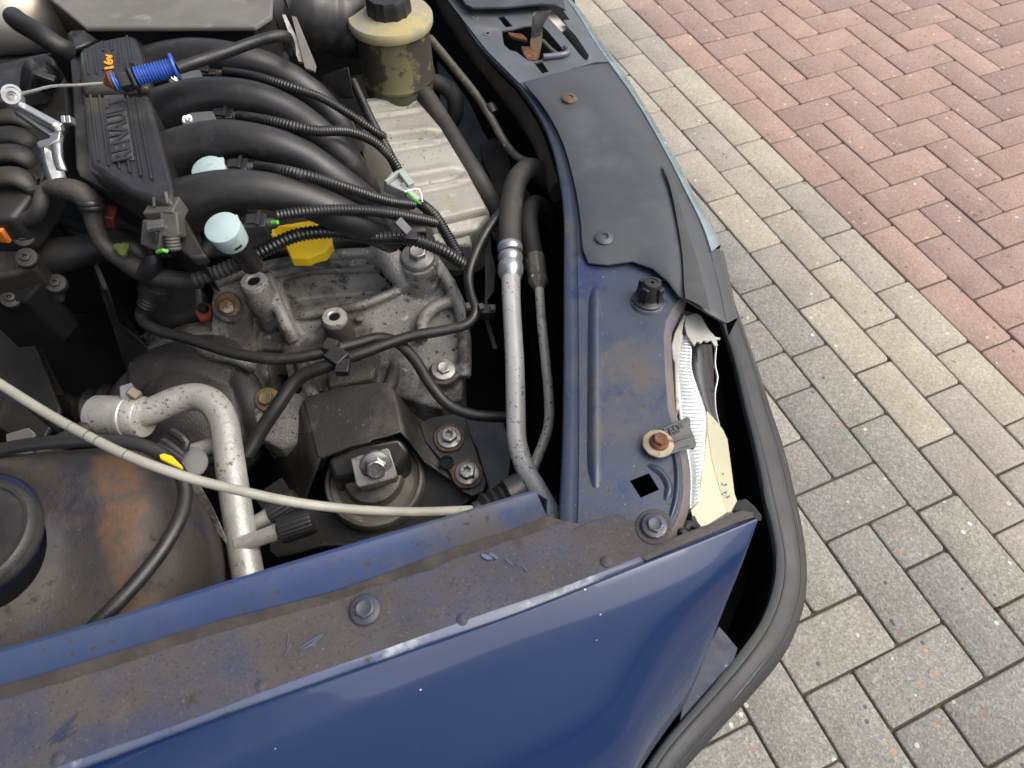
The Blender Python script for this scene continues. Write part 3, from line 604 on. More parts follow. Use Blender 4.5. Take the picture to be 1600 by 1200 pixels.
k9 = [i for i, p in enumerate(rails[8]) if px(p)[1] > 391][0]
A8 = spline(rails[8][k9 - 1:], 20); A9 = spline([p for p in r9 if px(p)[1] > 383], 20)
obj('end_cap', *grid([A8, [a.lerp(b, .5) + Vector((.002, 0, .002)) for a, b in zip(A8, A9)], A9, [p + Vector((-.002, 0, -.03)) for p in A9]]), m_cover, cover, ang=50)
tl = spline([at(*q, .7545) for q in [(880, -10), (903, 22), (930, 66), (955, 101), (996, 160), (1044, 244), (1071, 297), (1098, 352), (1112, 393)]], 50)
trr = spline([at(*q, .744) for q in [(884, -10), (912, 22), (940, 64), (966, 100), (1008, 165), (1056, 247), (1083, 299), (1112, 350), (1127, 382)]], 50)
obj('trim_strip', *grid([[p + Vector((-.002, 0, -.004)) for p in tl], tl, [a.lerp(b, .5) + Vector((.0012, 0, .0022)) for a, b in zip(tl, trr)], trr, [p + Vector((-.001, 0, -.03)) for p in trr]]), m_chrome, cover, ang=60, label='pale blue silvered trim strip along the cover edge')
bl = spline([at(*q, .7692) for q in [(1037, 259), (1049, 300), (1057, 340), (1066, 397), (1069, 450), (1071, 467)]], 30)
br = spline([at(*q, .7642) for q in [(1038, 259), (1056, 300), (1068, 340), (1086, 397), (1101, 450), (1110, 488)]], 30)
obj('dark_band', *grid([[a.lerp(b, t) + Vector((0, 0, .0006 + .0014 * math.sin(t * math.pi))) for a, b in zip(bl, br)] for t in (0, .33, .66, 1)]), mat('matt_black_band', (.045, .048, .05), (.038, .04, .042), 20, .7, 0), cover, ang=60)
for (x, y, z, m) in [(890, 154, .7685, m_rustplate), (944, 372, .7672, m_cover)]:
    obj('rivet', *lathe(at(x, y, z), (.02, -.05, 1), [(.0098, -.001), (.0098, .001), (.008, .0022), (.0045, .003), (.004, .0012), (0, .001)], 24), m, cover)
# latch panel
def z1(l, z=.7575): return [(760 + x / 8, y / 8, z) for x, y in l]
holes = [z1([(195, 385), (320, 370), (480, 325), (690, 315), (760, 380), (880, 520), (985, 650), (960, 680), (720, 705), (690, 745), (600, 770), (520, 755), (440, 700), (380, 650), (290, 625), (220, 560), (205, 480)]),
         z1([(135, 205), (215, 200), (330, 330), (240, 340)]), z1([(595, 785), (695, 770), (780, 895), (700, 918)]),
         z1([(630, 66), (740, 50), (850, 55), (950, 120), (1040, 245), (960, 250), (1035, 360), (1120, 450), (1280, 690), (1272, 740), (1235, 755), (1195, 715), (935, 395), (790, 235)])]
latchp = obj('latch_panel', *plate([(640, -80, .7575), (700, 0, .7575), (760, 78, .7575), (812, 130, .7575), (880, 112, .7572), (930, 97, .756), (958, 96, .753), (930, 60, .753), (905, 25, .753), (880, -20, .753), (850, -80, .753)], .002, holes=holes), mat('pale_grey_panel', (.115, .125, .135), (.09, .097, .108), 14, .42, .1, layers=[((.15, .145, .135), 30, .55, .75, .8, 0)]), car, ang=30, label='pale grey panel around the bonnet latch with slots')
obj('cream_strip', *plate(z1([(625, 62), (740, 60), (830, 140), (1025, 355), (935, 392), (790, 235), (690, 130)], .749), .002), mat('cream_strip', (.62, .58, .47), (.56, .52, .42), 20, .7, 0), latchp, label='cream strip showing in the slot behind the latch')
for (x, y) in [(742, 28), (762, 53)]: obj('hole_rim', *lathe(at(x, y, .7575), (0, 0, 1), [(.0055, 0), (.0055, .001), (.003, .0012), (.003, -.001), (0, -.001)], 16), m_steel, latchp)
obj('upper_cover', *plate([(600, -140, .772), (722, -3, .772), (727, 6, .772), (738, 11, .772), (790, 10, .772), (845, 5, .772), (868, 7, .770), (884, 14, .765), (876, -20, .765), (840, -140, .765)], .004), m_cover, cover, bevel=.001)
latch = obj('bonnet_latch', *plate([(832, 24, .800), (836, 18, .803), (862, 15, .803), (850, 34, .787), (845, 50, .772), (838, 62, .762), (829, 57, .762), (831, 40, .78)], .003), m_steel, car, bevel=.0008, label='rusty bonnet latch hook standing in its opening')
obj('hook', *plate([(829, 86, .742), (828, 62, .76), (836, 46, .775), (843, 40, .779), (848, 44, .776), (847, 62, .758), (842, 86, .742), (835, 94, .74)], .006), mat('brown_steel', (.24, .17, .10), (.17, .125, .08), 60, .6, .3, layers=[((.30, .24, .18), 60, .5, .7, .7, .2)]), latch, bevel=.001)
obj('saddle', *plate([(814, 72, .750), (832, 72, .752), (839, 85, .748), (837, 93, .745), (826, 94, .744), (819, 86, .747)], .012), m_rust, latch, bevel=.001)
obj('tab', *plate([(793, 50, .760), (816, 53, .760), (824, 60, .757), (823, 63, .755), (800, 57, .757)], .004), m_rust, latch, bevel=.0006)
obj('rod', *tube([(848, 64, .748), (864, 80, .752), (873, 86, .758), (850, 89, .7625), (868, 87, .7625), (884, 84, .7625), (888, 81, .761), (886, 76, .758)][:3], .003, 8), m_grey, latch)
obj('rod', *tube([(849, 89, .7615), (868, 87, .7615), (884, 84, .7615), (888, 80, .760), (884, 74, .757)], .0042, 10), mat('grey_rod', (.15, .155, .19), None, 30, .4, .2), latch)

obj('latch_shade_plate', *plate([(660, -80, .70), (760, 90, .70), (815, 150, .70), (960, 120, .70), (900, 10, .70), (880, -80, .70)], .003), m_dark, latchp)  # dark plate added under the latch openings so they read as shaded
# ---- bumper
Bi = [(760, -170), (838, -60), (888, 30), (943, 130), (996, 222), (1040, 300), (1080, 380), (1110, 450), (1128, 505), (1146, 560), (1162, 630), (1181, 707), (1196, 783), (1207, 831), (1213, 880), (1208, 920), (1190, 970), (1155, 1020), (1110, 1074), (1065, 1126), (1035, 1162), (1000, 1215), (960, 1290)]
Bs = [(765, -173), (843, -62), (894, 28), (949, 128), (1003, 220), (1046, 300), (1087, 380), (1117, 447), (1137, 508), (1156, 565), (1172, 632), (1191, 702), (1208, 776), (1219, 825), (1227, 875), (1223, 922), (1203, 977), (1166, 1031), (1119, 1086), (1072, 1138), (1042, 1174), (1010, 1225), (970, 1300)]
Bo = [(772, -178), (850, -68), (903, 22), (960, 122), (1016, 213), (1060, 290), (1105, 370), (1136, 440), (1160, 507), (1182, 568), (1205, 640), (1226, 705), (1245, 785), (1256, 840), (1261, 895), (1256, 948), (1228, 1019), (1180, 1080), (1125, 1140), (1083, 1187), (1055, 1220), (1025, 1262), (985, 1330)]
nb = 160
m_scrape = mat('pale_scrape', (.16, .165, .17), (.10, .105, .11), 90, .7)
ZB = .60
def zz(l, z): return spline([at(x, y, z) for x, y in l], nb)
bi, bs_, bo = zz(Bi, ZB), zz(Bs, ZB + .001), zz(Bo, ZB - .02)
def side(p, i, dy, dz):
    a = bo[min(i + 1, nb - 1)] - bo[max(i - 1, 0)]; n = Vector((0, 0, 1)).cross(a).normalized(); n = n if n.x > -.2 or n.y < 0 else -n
    c = at(900, 700, ZB); n = n if n.dot(p - c) > 0 else -n
    return p + n * dy + Vector((0, 0, dz))
def rail_between(a, b, t, up): return [p.lerp(q, t) + Vector((0, 0, up)) for p, q in zip(a, b)]
bumper = obj('front_bumper', *grid([bs_, rail_between(bs_, bo, .05, -.0028), rail_between(bs_, bo, .18, -.001), rail_between(bs_, bo, .38, .0022), rail_between(bs_, bo, .62, .0035), rail_between(bs_, bo, .83, .0015), bo, [side(p, i, .001, -.03) for i, p in enumerate(bo)], [side(p, i, .000, -.09) for i, p in enumerate(bo)], [side(p, i, -.004, -.20) for i, p in enumerate(bo)], [side(p, i, -.03, -.34) for i, p in enumerate(bo)]]), m_bumper, car, ang=70, label='black plastic front bumper curving round the corner, weathered grey on top')
obj('bumper_ledge', *grid([[p + Vector((-.001, 0, -.008)) for p in bi], bi, rail_between(bi, bs_, .25, .0012), rail_between(bi, bs_, .9, .0012), [p + Vector((0, 0, -.0015)) for p in bs_]]), m_bumpedge, bumper, ang=50, label='paler inner ledge of the bumper with a fine seam')
obj('mould_seam', *sweep(rail_between(bs_, bo, .66, .0031), .0007, 6), m_bumper, bumper)
rsc = random.Random(9)
for k in range(9):
    i = rsc.randint(100, 145); t = rsc.uniform(.5, .95); n = rsc.randint(2, 5); pth = [bs_[i + j].lerp(bo[i + j], t + .02 * j) + Vector((0, 0, .0036 * math.sin(min(1, t + .02 * j) * math.pi) - .0001)) for j in range(n)]
    obj('scrape', *sweep(pth, rsc.uniform(.0003, .0007), 5), m_scrape, bumper)
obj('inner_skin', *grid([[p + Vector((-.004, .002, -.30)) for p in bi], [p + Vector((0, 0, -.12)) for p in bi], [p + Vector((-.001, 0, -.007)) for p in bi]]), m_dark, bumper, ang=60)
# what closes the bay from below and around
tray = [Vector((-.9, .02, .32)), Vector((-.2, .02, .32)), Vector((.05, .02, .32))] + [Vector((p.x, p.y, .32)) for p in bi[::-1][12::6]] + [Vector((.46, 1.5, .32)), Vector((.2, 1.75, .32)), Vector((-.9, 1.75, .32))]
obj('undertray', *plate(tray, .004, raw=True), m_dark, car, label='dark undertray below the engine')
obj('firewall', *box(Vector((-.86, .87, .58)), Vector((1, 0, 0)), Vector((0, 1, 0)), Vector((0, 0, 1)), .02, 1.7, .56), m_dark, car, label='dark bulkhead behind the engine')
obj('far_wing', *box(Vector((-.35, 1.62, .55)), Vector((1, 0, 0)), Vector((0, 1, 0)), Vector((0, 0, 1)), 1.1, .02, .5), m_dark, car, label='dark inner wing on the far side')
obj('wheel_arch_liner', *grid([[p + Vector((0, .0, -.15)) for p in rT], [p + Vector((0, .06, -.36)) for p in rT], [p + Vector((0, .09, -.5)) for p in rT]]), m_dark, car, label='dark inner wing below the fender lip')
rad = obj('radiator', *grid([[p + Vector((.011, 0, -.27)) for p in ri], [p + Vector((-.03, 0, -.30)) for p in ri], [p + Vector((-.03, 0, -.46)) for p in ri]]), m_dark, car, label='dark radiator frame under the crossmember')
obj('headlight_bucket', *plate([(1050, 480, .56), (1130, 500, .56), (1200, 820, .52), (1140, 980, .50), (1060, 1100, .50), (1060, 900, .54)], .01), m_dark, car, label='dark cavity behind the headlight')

# ---- headlight
zl = .738
hl = obj('headlight', *plate([(1069, 489, zl), (1063, 501, zl), (1054, 520, zl), (1049, 540, zl), (1051, 560, zl), (1054, 566, zl), (1056, 640, zl), (1062, 640, zl), (1061, 600, zl), (1061, 560, zl), (1066, 520, zl), (1068, 503, zl), (1073, 494, zl)], .02), m_lampgrey, car, bevel=.001, label='broken headlight with fluted reflector and yellowed body, lens gone')
rL = spline([P(q) for q in [(1067, 522, .730), (1060, 548, .728), (1058, 575, .726), (1060, 610, .724), (1062, 640, .722), (1068, 680, .72), (1075, 710, .718), (1080, 745, .716), (1079, 795, .714)]], 190)
rR = spline([P(q) for q in [(1072, 522, .728), (1080, 540, .724), (1081, 575, .720), (1089, 602, .717), (1099, 630, .714), (1104, 650, .711), (1103, 690, .708), (1100, 722, .707), (1095, 748, .707), (1092, 782, .708)]], 190)
fl = lambda i: Vector((0, 0, .0013 if (i // 2) % 2 else -.0006))
obj('reflector', *grid([[a.lerp(b, t) + fl(i) * math.sin(math.pi * min(1, max(0, t))) - Vector((0, 0, .003 * math.sin(math.pi * t))) for i, (a, b) in enumerate(zip(rL, rR))] for t in (0, .1, .3, .5, .7, .9, 1)]), m_reflect, hl, ang=15, thick=.002, label='bright fluted reflector')
obj('lamp_body', *plate([(1104, 641, .7115), (1106, 676, .708), (1112, 718, .7035), (1124, 762, .6985), (1137, 800, .6935), (1105, 821, .698), (1087, 824, .702), (1079, 797, .709), (1091, 784, .7075), (1095, 746, .7065), (1101, 712, .7068), (1104, 680, .7085)], .02), m_ivory, hl, bevel=.0006, ang=20, label='yellowed ivory plastic lamp body')
obj('lamp_flank', *plate([(1104, 641, .7113), (1118, 656, .705), (1130, 671, .700), (1137, 686, .696), (1143, 732, .690), (1148, 771, .686), (1152, 782, .686), (1147, 799, .687), (1137, 800.5, .6933), (1124, 762, .6983), (1112, 718, .7033), (1106, 676, .7078)], .02), m_ivory, hl, bevel=.0006, ang=20)
for (x, y) in [(1124, 724), (1123, 740), (1131, 740), (1122, 756), (1130, 756), (1136, 756), (1136, 768), (1141, 774), (1130, 772)]: obj('stud', *lathe(at(x, y, .697), (.2, -.1, 1), [(.0009, -.006), (.0009, .0012), (0, .0016)], 8), m_reflect, hl)
obj('lens_remnant', *plate([(1072, 494, .735), (1086, 489, .735), (1095, 493, .733), (1101, 503, .731), (1107, 514, .729), (1118, 526, .724), (1125, 527, .722), (1126, 529, .722), (1120, 530, .723), (1122, 540, .72), (1117, 541, .72), (1111, 531, .724), (1104, 534, .725), (1100, 531, .726), (1095, 536, .726), (1089, 533, .727), (1085, 540, .727), (1079, 532, .729), (1073, 522, .732), (1070, 508, .735)], .003), m_lampgrey, hl, bevel=.0006, label='jagged remnant of the cloudy lens')
obj('lamp_inner', *loft([[(1081, 542, .705), (1083, 580, .70), (1091, 606, .697), (1104, 640, .694), (1116, 656, .692)], [(1096, 538, .700), (1099, 580, .694), (1105, 612, .69), (1112, 640, .688), (1120, 656, .687)], [(1112, 538, .686), (1115, 575, .682), (1116, 610, .68), (1117, 640, .68), (1122, 660, .68)]], 30), mat('dark_glossy_lamp', (.035, .038, .045), None, 20, .3, 0), hl, ang=60, thick=.003)
obj('broken_edge', *tube([(1119, 540, .70), (1117, 570, .69), (1121, 590, .685), (1117, 612, .68), (1118, 640, .678), (1124, 668, .675)], .0011, 6), m_reflect, hl)
obj('lamp_bracket', *tube([(1070, 826, .742), (1078, 818, .742), (1090, 826, .740)], .004, 8), m_black, hl)
obj('lamp_bracket', *bar((1082, 806, .74), (1090, 822, .74), .004, .006), m_black, hl, bevel=.0006)
# ------------------------------------------------------------------ engine bay
UP = Vector((0, 0, 1))
# ---- intake manifold
man = obj('intake_manifold', *plate([(122, 79, .832), (150, 63, .832), (200, 53, .832), (213, 57, .832), (221, 80, .832), (233, 136, .832), (170, 142, .832), (127, 142, .832), (122, 122, .832)], .030), m_manifold, car, bevel=.006, seg=3, label='black plastic intake manifold with ribbed plenum and four arched runners')
obj('plenum_lower', *plate([(126, 148, .832), (170, 148, .832), (235, 152, .832), (248, 205, .832), (267, 288, .832), (271, 320, .828), (236, 312, .830), (200, 298, .832), (160, 274, .832), (136, 258, .832), (130, 200, .832)], .045), m_manifold, man, bevel=.007, seg=3)
obj('plenum_saddle', *plate([(122, 118, .822), (228, 130, .822), (232, 160, .822), (127, 155, .822)], .03), m_manifold, man, bevel=.003)
obj('plenum_flange', *plate([(108, 84, .816), (122, 68, .816), (150, 57, .816), (203, 47, .816), (220, 56, .816), (240, 150, .812), (270, 300, .806), (300, 360, .795), (325, 400, .785), (300, 404, .785), (262, 372, .795), (225, 330, .80), (180, 302, .808), (123, 272, .81), (117, 258, .812), (112, 150, .815)], .012), m_manifold, man, bevel=.003, seg=2)
obj('plenum_body', *plate([(118, 90, .812), (215, 60, .812), (262, 300, .80), (310, 392, .78), (250, 352, .785), (185, 292, .80), (128, 262, .805)], .07), m_black, man, bevel=.004)
obj('plenum_neck', *loft([[(106, 52, .82), (108, 84, .816)], [(112, 48, .835), (118, 78, .828)], [(130, 47, .835), (150, 62, .826)], [(152, 58, .815), (160, 66, .812)]], 8), m_manifold, man, ang=60, thick=.004)
zr = .8325
ribs = [((133, 77), (138, 116)), ((147, 72), (151, 115)), ((159, 65), (161, 80)), ((173, 63), (175, 79)), ((185, 61), (191, 108)), ((198, 56), (205, 100)), ((165, 111), (166, 116)), ((178, 110), (180, 115)),
        ((141, 149), (154, 252)), ((155, 149), (170, 259)), ((199, 150), (220, 275)), ((213, 153), (237, 280)), ((185, 252), (187, 264)), ((200, 251), (203, 270))]
for a, b in ribs: obj('rib', *tube([(*a, zr), ((a[0] + b[0]) / 2, (a[1] + b[1]) / 2, zr + .0003), (*b, zr)], .0013, 6, .02), m_manifold, man)
obj('badge', *plate([(156, 83, zr + .0006), (182, 79, zr + .0006), (185, 107, zr + .0006), (158, 109, zr + .0006)], .002), m_manifold, man, bevel=.0004)
textmesh('lettering', '16v', (178, 106, zr + .0014), (175, 83, zr + .0014), .0105, .0004, m_orange, man, bold=.04)
obj('badge', *plate([(162, 149, zr + .0004), (193, 147, zr + .0004), (209, 249, zr + .0004), (175, 250, zr + .0004)], .002), mat('badge_field', (.075, .075, .075), (.06, .06, .06), 60, .5), man, bevel=.0004)
textmesh('lettering', 'RENAULT', (207, 247, zr + .0012), (192, 150, zr + .0012), .0195, .0008, m_manifold, man, bold=.03)
rc = [[(228, 118, .785), (250, 104, .798), (305, 88, .812), (380, 95, .81), (435, 114, .795), (485, 146, .772), (525, 190, .74), (552, 235, .70)],
      [(243, 186, .785), (268, 170, .798), (330, 150, .812), (400, 155, .81), (455, 178, .795), (512, 222, .77), (552, 264, .735), (575, 305, .69)],
      [(258, 256, .785), (284, 238, .798), (350, 218, .812), (420, 226, .81), (475, 247, .795), (532, 287, .768), (580, 325, .73), (610, 352, .69)],
      [(272, 334, .78), (298, 315, .795), (355, 297, .808), (420, 299, .805), (480, 314, .79), (548, 343, .765), (592, 362, .735), (612, 372, .715)]]
for k, r in enumerate(rc):
    r_ = obj('runner', *tube(r, [.031, .0245, .0205, .0195, .0192, .019, .0185, .018], 28, .008), m_manifold, man, label='curved plastic intake runner')
# lower rail that the runners bolt to
obj('runner_flange', *plate([(545, 190, .70), (575, 185, .70), (660, 330, .69), (680, 372, .69), (640, 380, .69), (590, 300, .695)], .02), mat('dirty_flange', (.10, .09, .075), (.07, .065, .055), 20, .8, .1, bump=.4), man, bevel=.002)
for (x, y, z) in [(563, 192, .706), (633, 328, .70), (640, 330, .70)][:2]: hexbolt('bolt', man, (x, y, z), (.1, -.2, 1), .011, .007, .0085, m_rust, spin=.4)

# ---- injector caps and connectors
def connector(par, x, y, z, ang=0.0, m=m_black):
    a = at(x - 16, y + 3, z); b = at(x + 18, y + 1, z); d = (b - a).normalized(); s = UP.cross(d)
    o = obj('connector', *box((a + b) / 2 - UP * .006, d, s, UP, (b - a).length, .020, .015), m, par, bevel=.0012)
    obj('connector_lid', *box((a + b) / 2 + UP * .002 - d * .002, d, s, UP, (b - a).length * .55, .013, .004), m, o, bevel=.0006)
    obj('connector_latch', *box((a + b) / 2 + UP * .0035 + d * .004, d, s, UP, .004, .020, .003), m, o, bevel=.0004)
    obj('connector_boot', *lathe(b - UP * .005, d, [(.006, -.003), (.006, .004), (.0045, .009), (0, .009)], 12), m_loomdusty, o)
    return o
for (x, y, lab) in [(325, 262, 'pale turquoise injector cap nearer the plenum lettering'), (347, 352, 'pale turquoise injector cap beside the yellow dipstick handle')]:
    c = at(x, y + 3, .812); ax = Vector((-.12, -.22, 1)).normalized()
    o = obj('injector_cap', *lathe(c, ax, [(.0165, -.024), (.0168, -.022), (.0182, -.002), (.0178, 0), (.0165, .0008), (0, .0012)], 36), m_cap, car, label=lab)
    obj('injector_body', *lathe(c - ax * .024, ax, [(.012, -.05), (.013, -.004), (.0165, .0), (0, .001)], 24), m_black, o)
    obj('cap_tab', *plate([(x + 2, y - 15, .8145), (x + 24, y - 17, .8140), (x + 25, y - 3, .8135), (x + 10, y - 4, .8140)], .004), m_cap, o, bevel=.0006)
    sx, sy, sz = frame(ax); fc = (CAM - c); fc = (fc - ax * fc.dot(ax)).normalized()
    obj('cap_slot', *box(c - ax * .0165 + fc * .0173, fc.cross(ax), fc, ax, .008, .002, .0022), m_black, o)
for (x, y, t, tz) in [(318, 184, '3', .824), (298, 120, '-', .824)]:
    o = obj('injector_clip', *plate([(x - 36, y + 5, tz), (x - 32, y - 4, tz), (x - 20, y - 9, tz), (x + 14, y - 12, tz), (x + 22, y + 6, tz), (x - 20, y + 16, tz), (x - 32, y + 13, tz)], .010), m_grey, car, bevel=.002, label='dark grey injector clip with a white painted ' + ('numeral three' if t == '3' else 'numeral beside the blue adjuster'))
    if t == '3': textmesh('numeral', '3', (x - 17, y + 5, tz + .0006), (x - 18.5, y - 6, tz + .0006), .0105, .0004, m_white, o, bold=.04)
    else: textmesh('numeral', '4', (x - 16, y + 6, tz + .0006), (x - 17.5, y - 5, tz + .0006), .0115, .0004, m_white, o, bold=.05)
conn = [(320, 108, .808), (346, 176, .808), (369, 256, .806), (398, 343, .802)]
cpart = []
for (x, y, z) in conn:
    o = connector(car, x, y, z); o['label'] = 'black plug on injector ' + {108: 'farthest from the gearbox', 176: 'beside the painted numeral', 256: 'beside the upper turquoise cap', 343: 'beside the lower turquoise cap'}[y]
    obj('brass_wire', *tube([(x + 22, y + 4, z - .002), (x + 28, y + 5, z - .002), (x + 36, y + 4, z)], .0022, 8), mat('brass_wire', (.45, .27, .05), None, 40, .4, .3) if y < 200 else m_green, o)

# ---- wiring looms
def loom(pts, r, lab, m=m_loom, pitch=.0036, split=None):
    o = obj('wiring_loom', *corrugated(pts, r, pitch), m, car, ang=50, label=lab)
    return o
loom([(352, 112, .808), (400, 120, .818), (450, 135, .815), (500, 152, .80), (548, 180, .775), (585, 205, .75), (600, 214, .735)], .0056, 'corrugated loom from the farthest injector plug')
loom([(374, 181, .808), (430, 191, .82), (490, 204, .812), (545, 206, .79), (585, 222, .765), (612, 248, .74), (626, 272, .72)], .0060, 'corrugated loom arching over the second runner')
loom([(402, 260, .806), (450, 268, .818), (500, 280, .81), (555, 298, .785), (605, 314, .755), (645, 320, .73)], .0060, 'corrugated loom from the upper turquoise cap')
loom([(434, 337, .802), (480, 331, .80), (540, 328, .79), (600, 332, .775), (655, 342, .75), (680, 348, .735)], .0063, 'corrugated loom above the yellow dipstick handle')
loom([(380, 407, .745), (415, 390, .752), (460, 369, .757), (515, 362, .755), (575, 370, .745), (640, 373, .735), (690, 391, .715), (722, 412, .69)], .0080, 'thick corrugated loom lying across the yellow dipstick handle', pitch=.0048)
loom([(305, 436, .73), (345, 424, .735), (384, 405, .745)], .0085, 'dusty brown loom end wrapped in tape', m_loomdusty, .006)
loom([(553, 128, .74), (567, 160, .735), (585, 198, .735), (604, 232, .73), (622, 268, .725)], .0062, 'thin loom running along the pressed aluminium cover')
loom([(657, 318, .715), (680, 338, .712), (700, 370, .70), (718, 402, .69)], .0070, 'short loom bending down from the pale plug')
# loom holder, clips
h = obj('loom_holder', *plate([(540, 342, .755), (640, 346, .745), (662, 335, .745), (666, 362, .735), (600, 364, .74), (545, 360, .75)], .015), m_black, car, bevel=.001, label='black plastic loom tray between two looms')
obj('strap', *bar((622, 343, .772), (640, 362, .76), .011, .004), m_grey, h, bevel=.0006)
obj('strap', *bar((630, 365, .753), (652, 367, .750), .013, .008), m_black, h, bevel=.0006)
pc = obj('pale_plug', *bar((606, 276, .742), (642, 292, .735), .022, .016), m_palegreen, car, bevel=.0014, label='pale grey green plug on the aluminium cover')
obj('plug_latch', *bar((625, 264, .748), (643, 287, .742), .009, .006), m_palegreen, pc, bevel=.001)
obj('plug_rim', *bar((602, 283, .748), (622, 266, .748), .004, .006), m_palegreen, pc, bevel=.0008)
obj('plug_neck', *tube([(630, 288, .735), (640, 304, .728), (652, 314, .722)], .0065, 12), m_palegreen, pc)
obj('wire', *tube([(636, 300, .737), (648, 312, .733), (657, 318, .725)], .0016, 6), m_green, pc)
obj('wire', *tube([(632, 300, .737), (655, 296, .73), (660, 316, .722)], .0012, 6), m_white, pc)

# ---- taped harness on the left
hn = obj('taped_harness', *tube([(75, 292, .80), (105, 296, .80), (130, 305, .795), (143, 322, .785), (148, 350, .77), (163, 383, .75), (195, 407, .735), (235, 428, .715), (280, 438, .705), (316, 437, .70)], [.008, .012, .0125, .0095, .009, .0105, .0125, .0115, .0105, .010], 16, .006), mat('cloth_tape', (.032, .029, .025), (.019, .018, .017), 30, .6, 0, bump=.5, bsc=260, dust=(DUST, .15)), car, label='taped wiring harness winding down beside the manifold')
for t in ((141, 316, .791), (144, 322, .787)): obj('tape_band', *lathe(P(t), (P((148, 350, .77)) - P((141, 316, .79))), [(.0125, -.003), (.0138, -.001), (.0138, .002), (.0125, .004)], 18), m_rubber, hn)
obj('harness_branch', *tube([(105, 290, .80), (85, 288, .80), (68, 300, .795), (62, 325, .785), (50, 340, .775), (20, 344, .765), (-15, 348, .76)], [.008, .007, .008, .0085, .008, .007, .007], 12), m_loomdusty, hn)
obj('harness_branch', *tube([(75, 292, .795), (50, 298, .79), (36, 283, .79), (44, 275, .795), (58, 284, .79)], .005, 8), m_loomdusty, hn)
obj('harness_branch', *tube([(226, 428, .72), (240, 410, .735), (238, 398, .742)], [.011, .010, .008], 12), m_rubber, hn)
obj('moss_patch', *lathe(at(190, 388, .7585), (.3, -.4, 1), [(.008, -.004), (.0072, .0005), (.004, .0018), (0, .0022)], 12, wob=lambda a: 1 + .25 * math.sin(3 * a)), m_moss, hn)
obj('red_brown_plug', *bar((157, 327, .77), (181, 332, .765), .020, .018), m_redbrown, car, bevel=.0015, label='small red brown plug below the harness')
g = obj('grey_plug', *bar((228, 322, 0.820), (275, 318, 0.825), .022, .018), m_connector, car, bevel=.0015, label='dusty grey double plug with a green wire')
obj('plug_body', *bar((236, 348, 0.820), (232, 388, 0.800), .024, .02), m_connector, g, bevel=.002)
obj('plug_body', *bar((262, 330, 0.823), (266, 370, 0.807), .018, .018), m_connector, g, bevel=.002)
obj('plug_latch', *bar((228, 352, 0.825), (255, 347, 0.825), .012, .005), m_connector, g, bevel=.0008)
obj('plug_latch', *bar((241, 362, 0.821), (240, 380, 0.812), .006, .003), m_black, g, bevel=.0004)
obj('plug_prong', *tube([(241, 322, 0.823), (240, 308, 0.830)], .002, 6), m_connector, g); obj('plug_prong', *tube([(262, 318, 0.825), (258, 300, 0.833)], .0025, 6), m_connector, g)
obj('threaded_end', *lathe(P((270, 380, 0.803)), P((272, 392, 0.797)) - P((268, 368, 0.809)), [(.0075, -.008)] + [(.0075 if i % 2 else .0066, -.006 + i * .0016) for i in range(9)] + [(0, .009)], 16), m_connector, g)
obj('wire', *tube([(246, 394, 0.807), (254, 391, 0.811), (262, 393, 0.808)], .0019, 8), m_green, g)
obj('bent_pipe', *tube([(276, 388, .742), (300, 397, .738), (315, 398, .735), (324, 388, .735), (326, 372, .735), (316, 352, .74)], .0075, 14), m_hose, car, label='small bent pipe under the lower turquoise cap')

# ---- engine block masses in the dark
obj('cylinder_head', *plate([(-60, 60, .70), (240, 40, .70), (545, 190, .62), (650, 350, .62), (560, 385, .60), (330, 395, .60), (200, 395, .62), (60, 330, .66), (-60, 330, .66)], .22), m_black, car, bevel=.01, label='dark engine block under the manifold')
# valve cover and coil cover at the left edge
vc = obj('rocker_cover', *plate([(-60, 110, .80), (72, 80, .80), (84, 90, .80), (108, 130, .79), (112, 180, .79), (92, 215, .79), (60, 290, .79), (20, 340, .785), (-60, 345, .785)], .05), m_black, car, bevel=.006, seg=3, label='black ribbed rocker cover at the left edge')
for k, (y0, y1) in enumerate([(182, 205), (212, 232), (240, 258), (276, 290)]):
    obj('rib', *tube([(-60, y0 + 14, .795), (-10, y0 + 2, .80), (25, y0, .80), (48, y0 + 12, .792), (58, y1 + 12, .775)], [.013, .0135, .0135, .012, .008], 16, flat=.6), mat('dusty_cover_rib', (.022, .0205, .018), (.018, .017, .016), 16, .5, 0, bump=.15, bsc=900, dust=(DUST, .14)) if k == 0 else bpy.data.materials['dusty_cover_rib'], vc)
obj('top_slab', *plate([(-60, 118, .825), (70, 82, .825), (82, 88, .824), (88, 100, .82), (60, 140, .82), (20, 148, .82), (-60, 175, .82)], .02), m_manifold, vc, bevel=.004)
obj('hinge_box', *loft([[(30, 140, .82), (36, 100, .835), (48, 91, .84), (56, 96, .838)], [(48, 143, .82), (50, 116, .842), (56, 103, .846), (64, 104, .844)], [(86, 128, .83), (84, 122, .835), (72, 108, .843), (66, 104, .844)], [(92, 133, .81), (94, 128, .812), (86, 105, .82), (72, 94, .83)]], 10), m_black, vc, ang=40, thick=.003)
obj('latch_bar', *bar((56, 112, .845), (86, 122, .836), .010, .006), m_black, vc, bevel=.001)
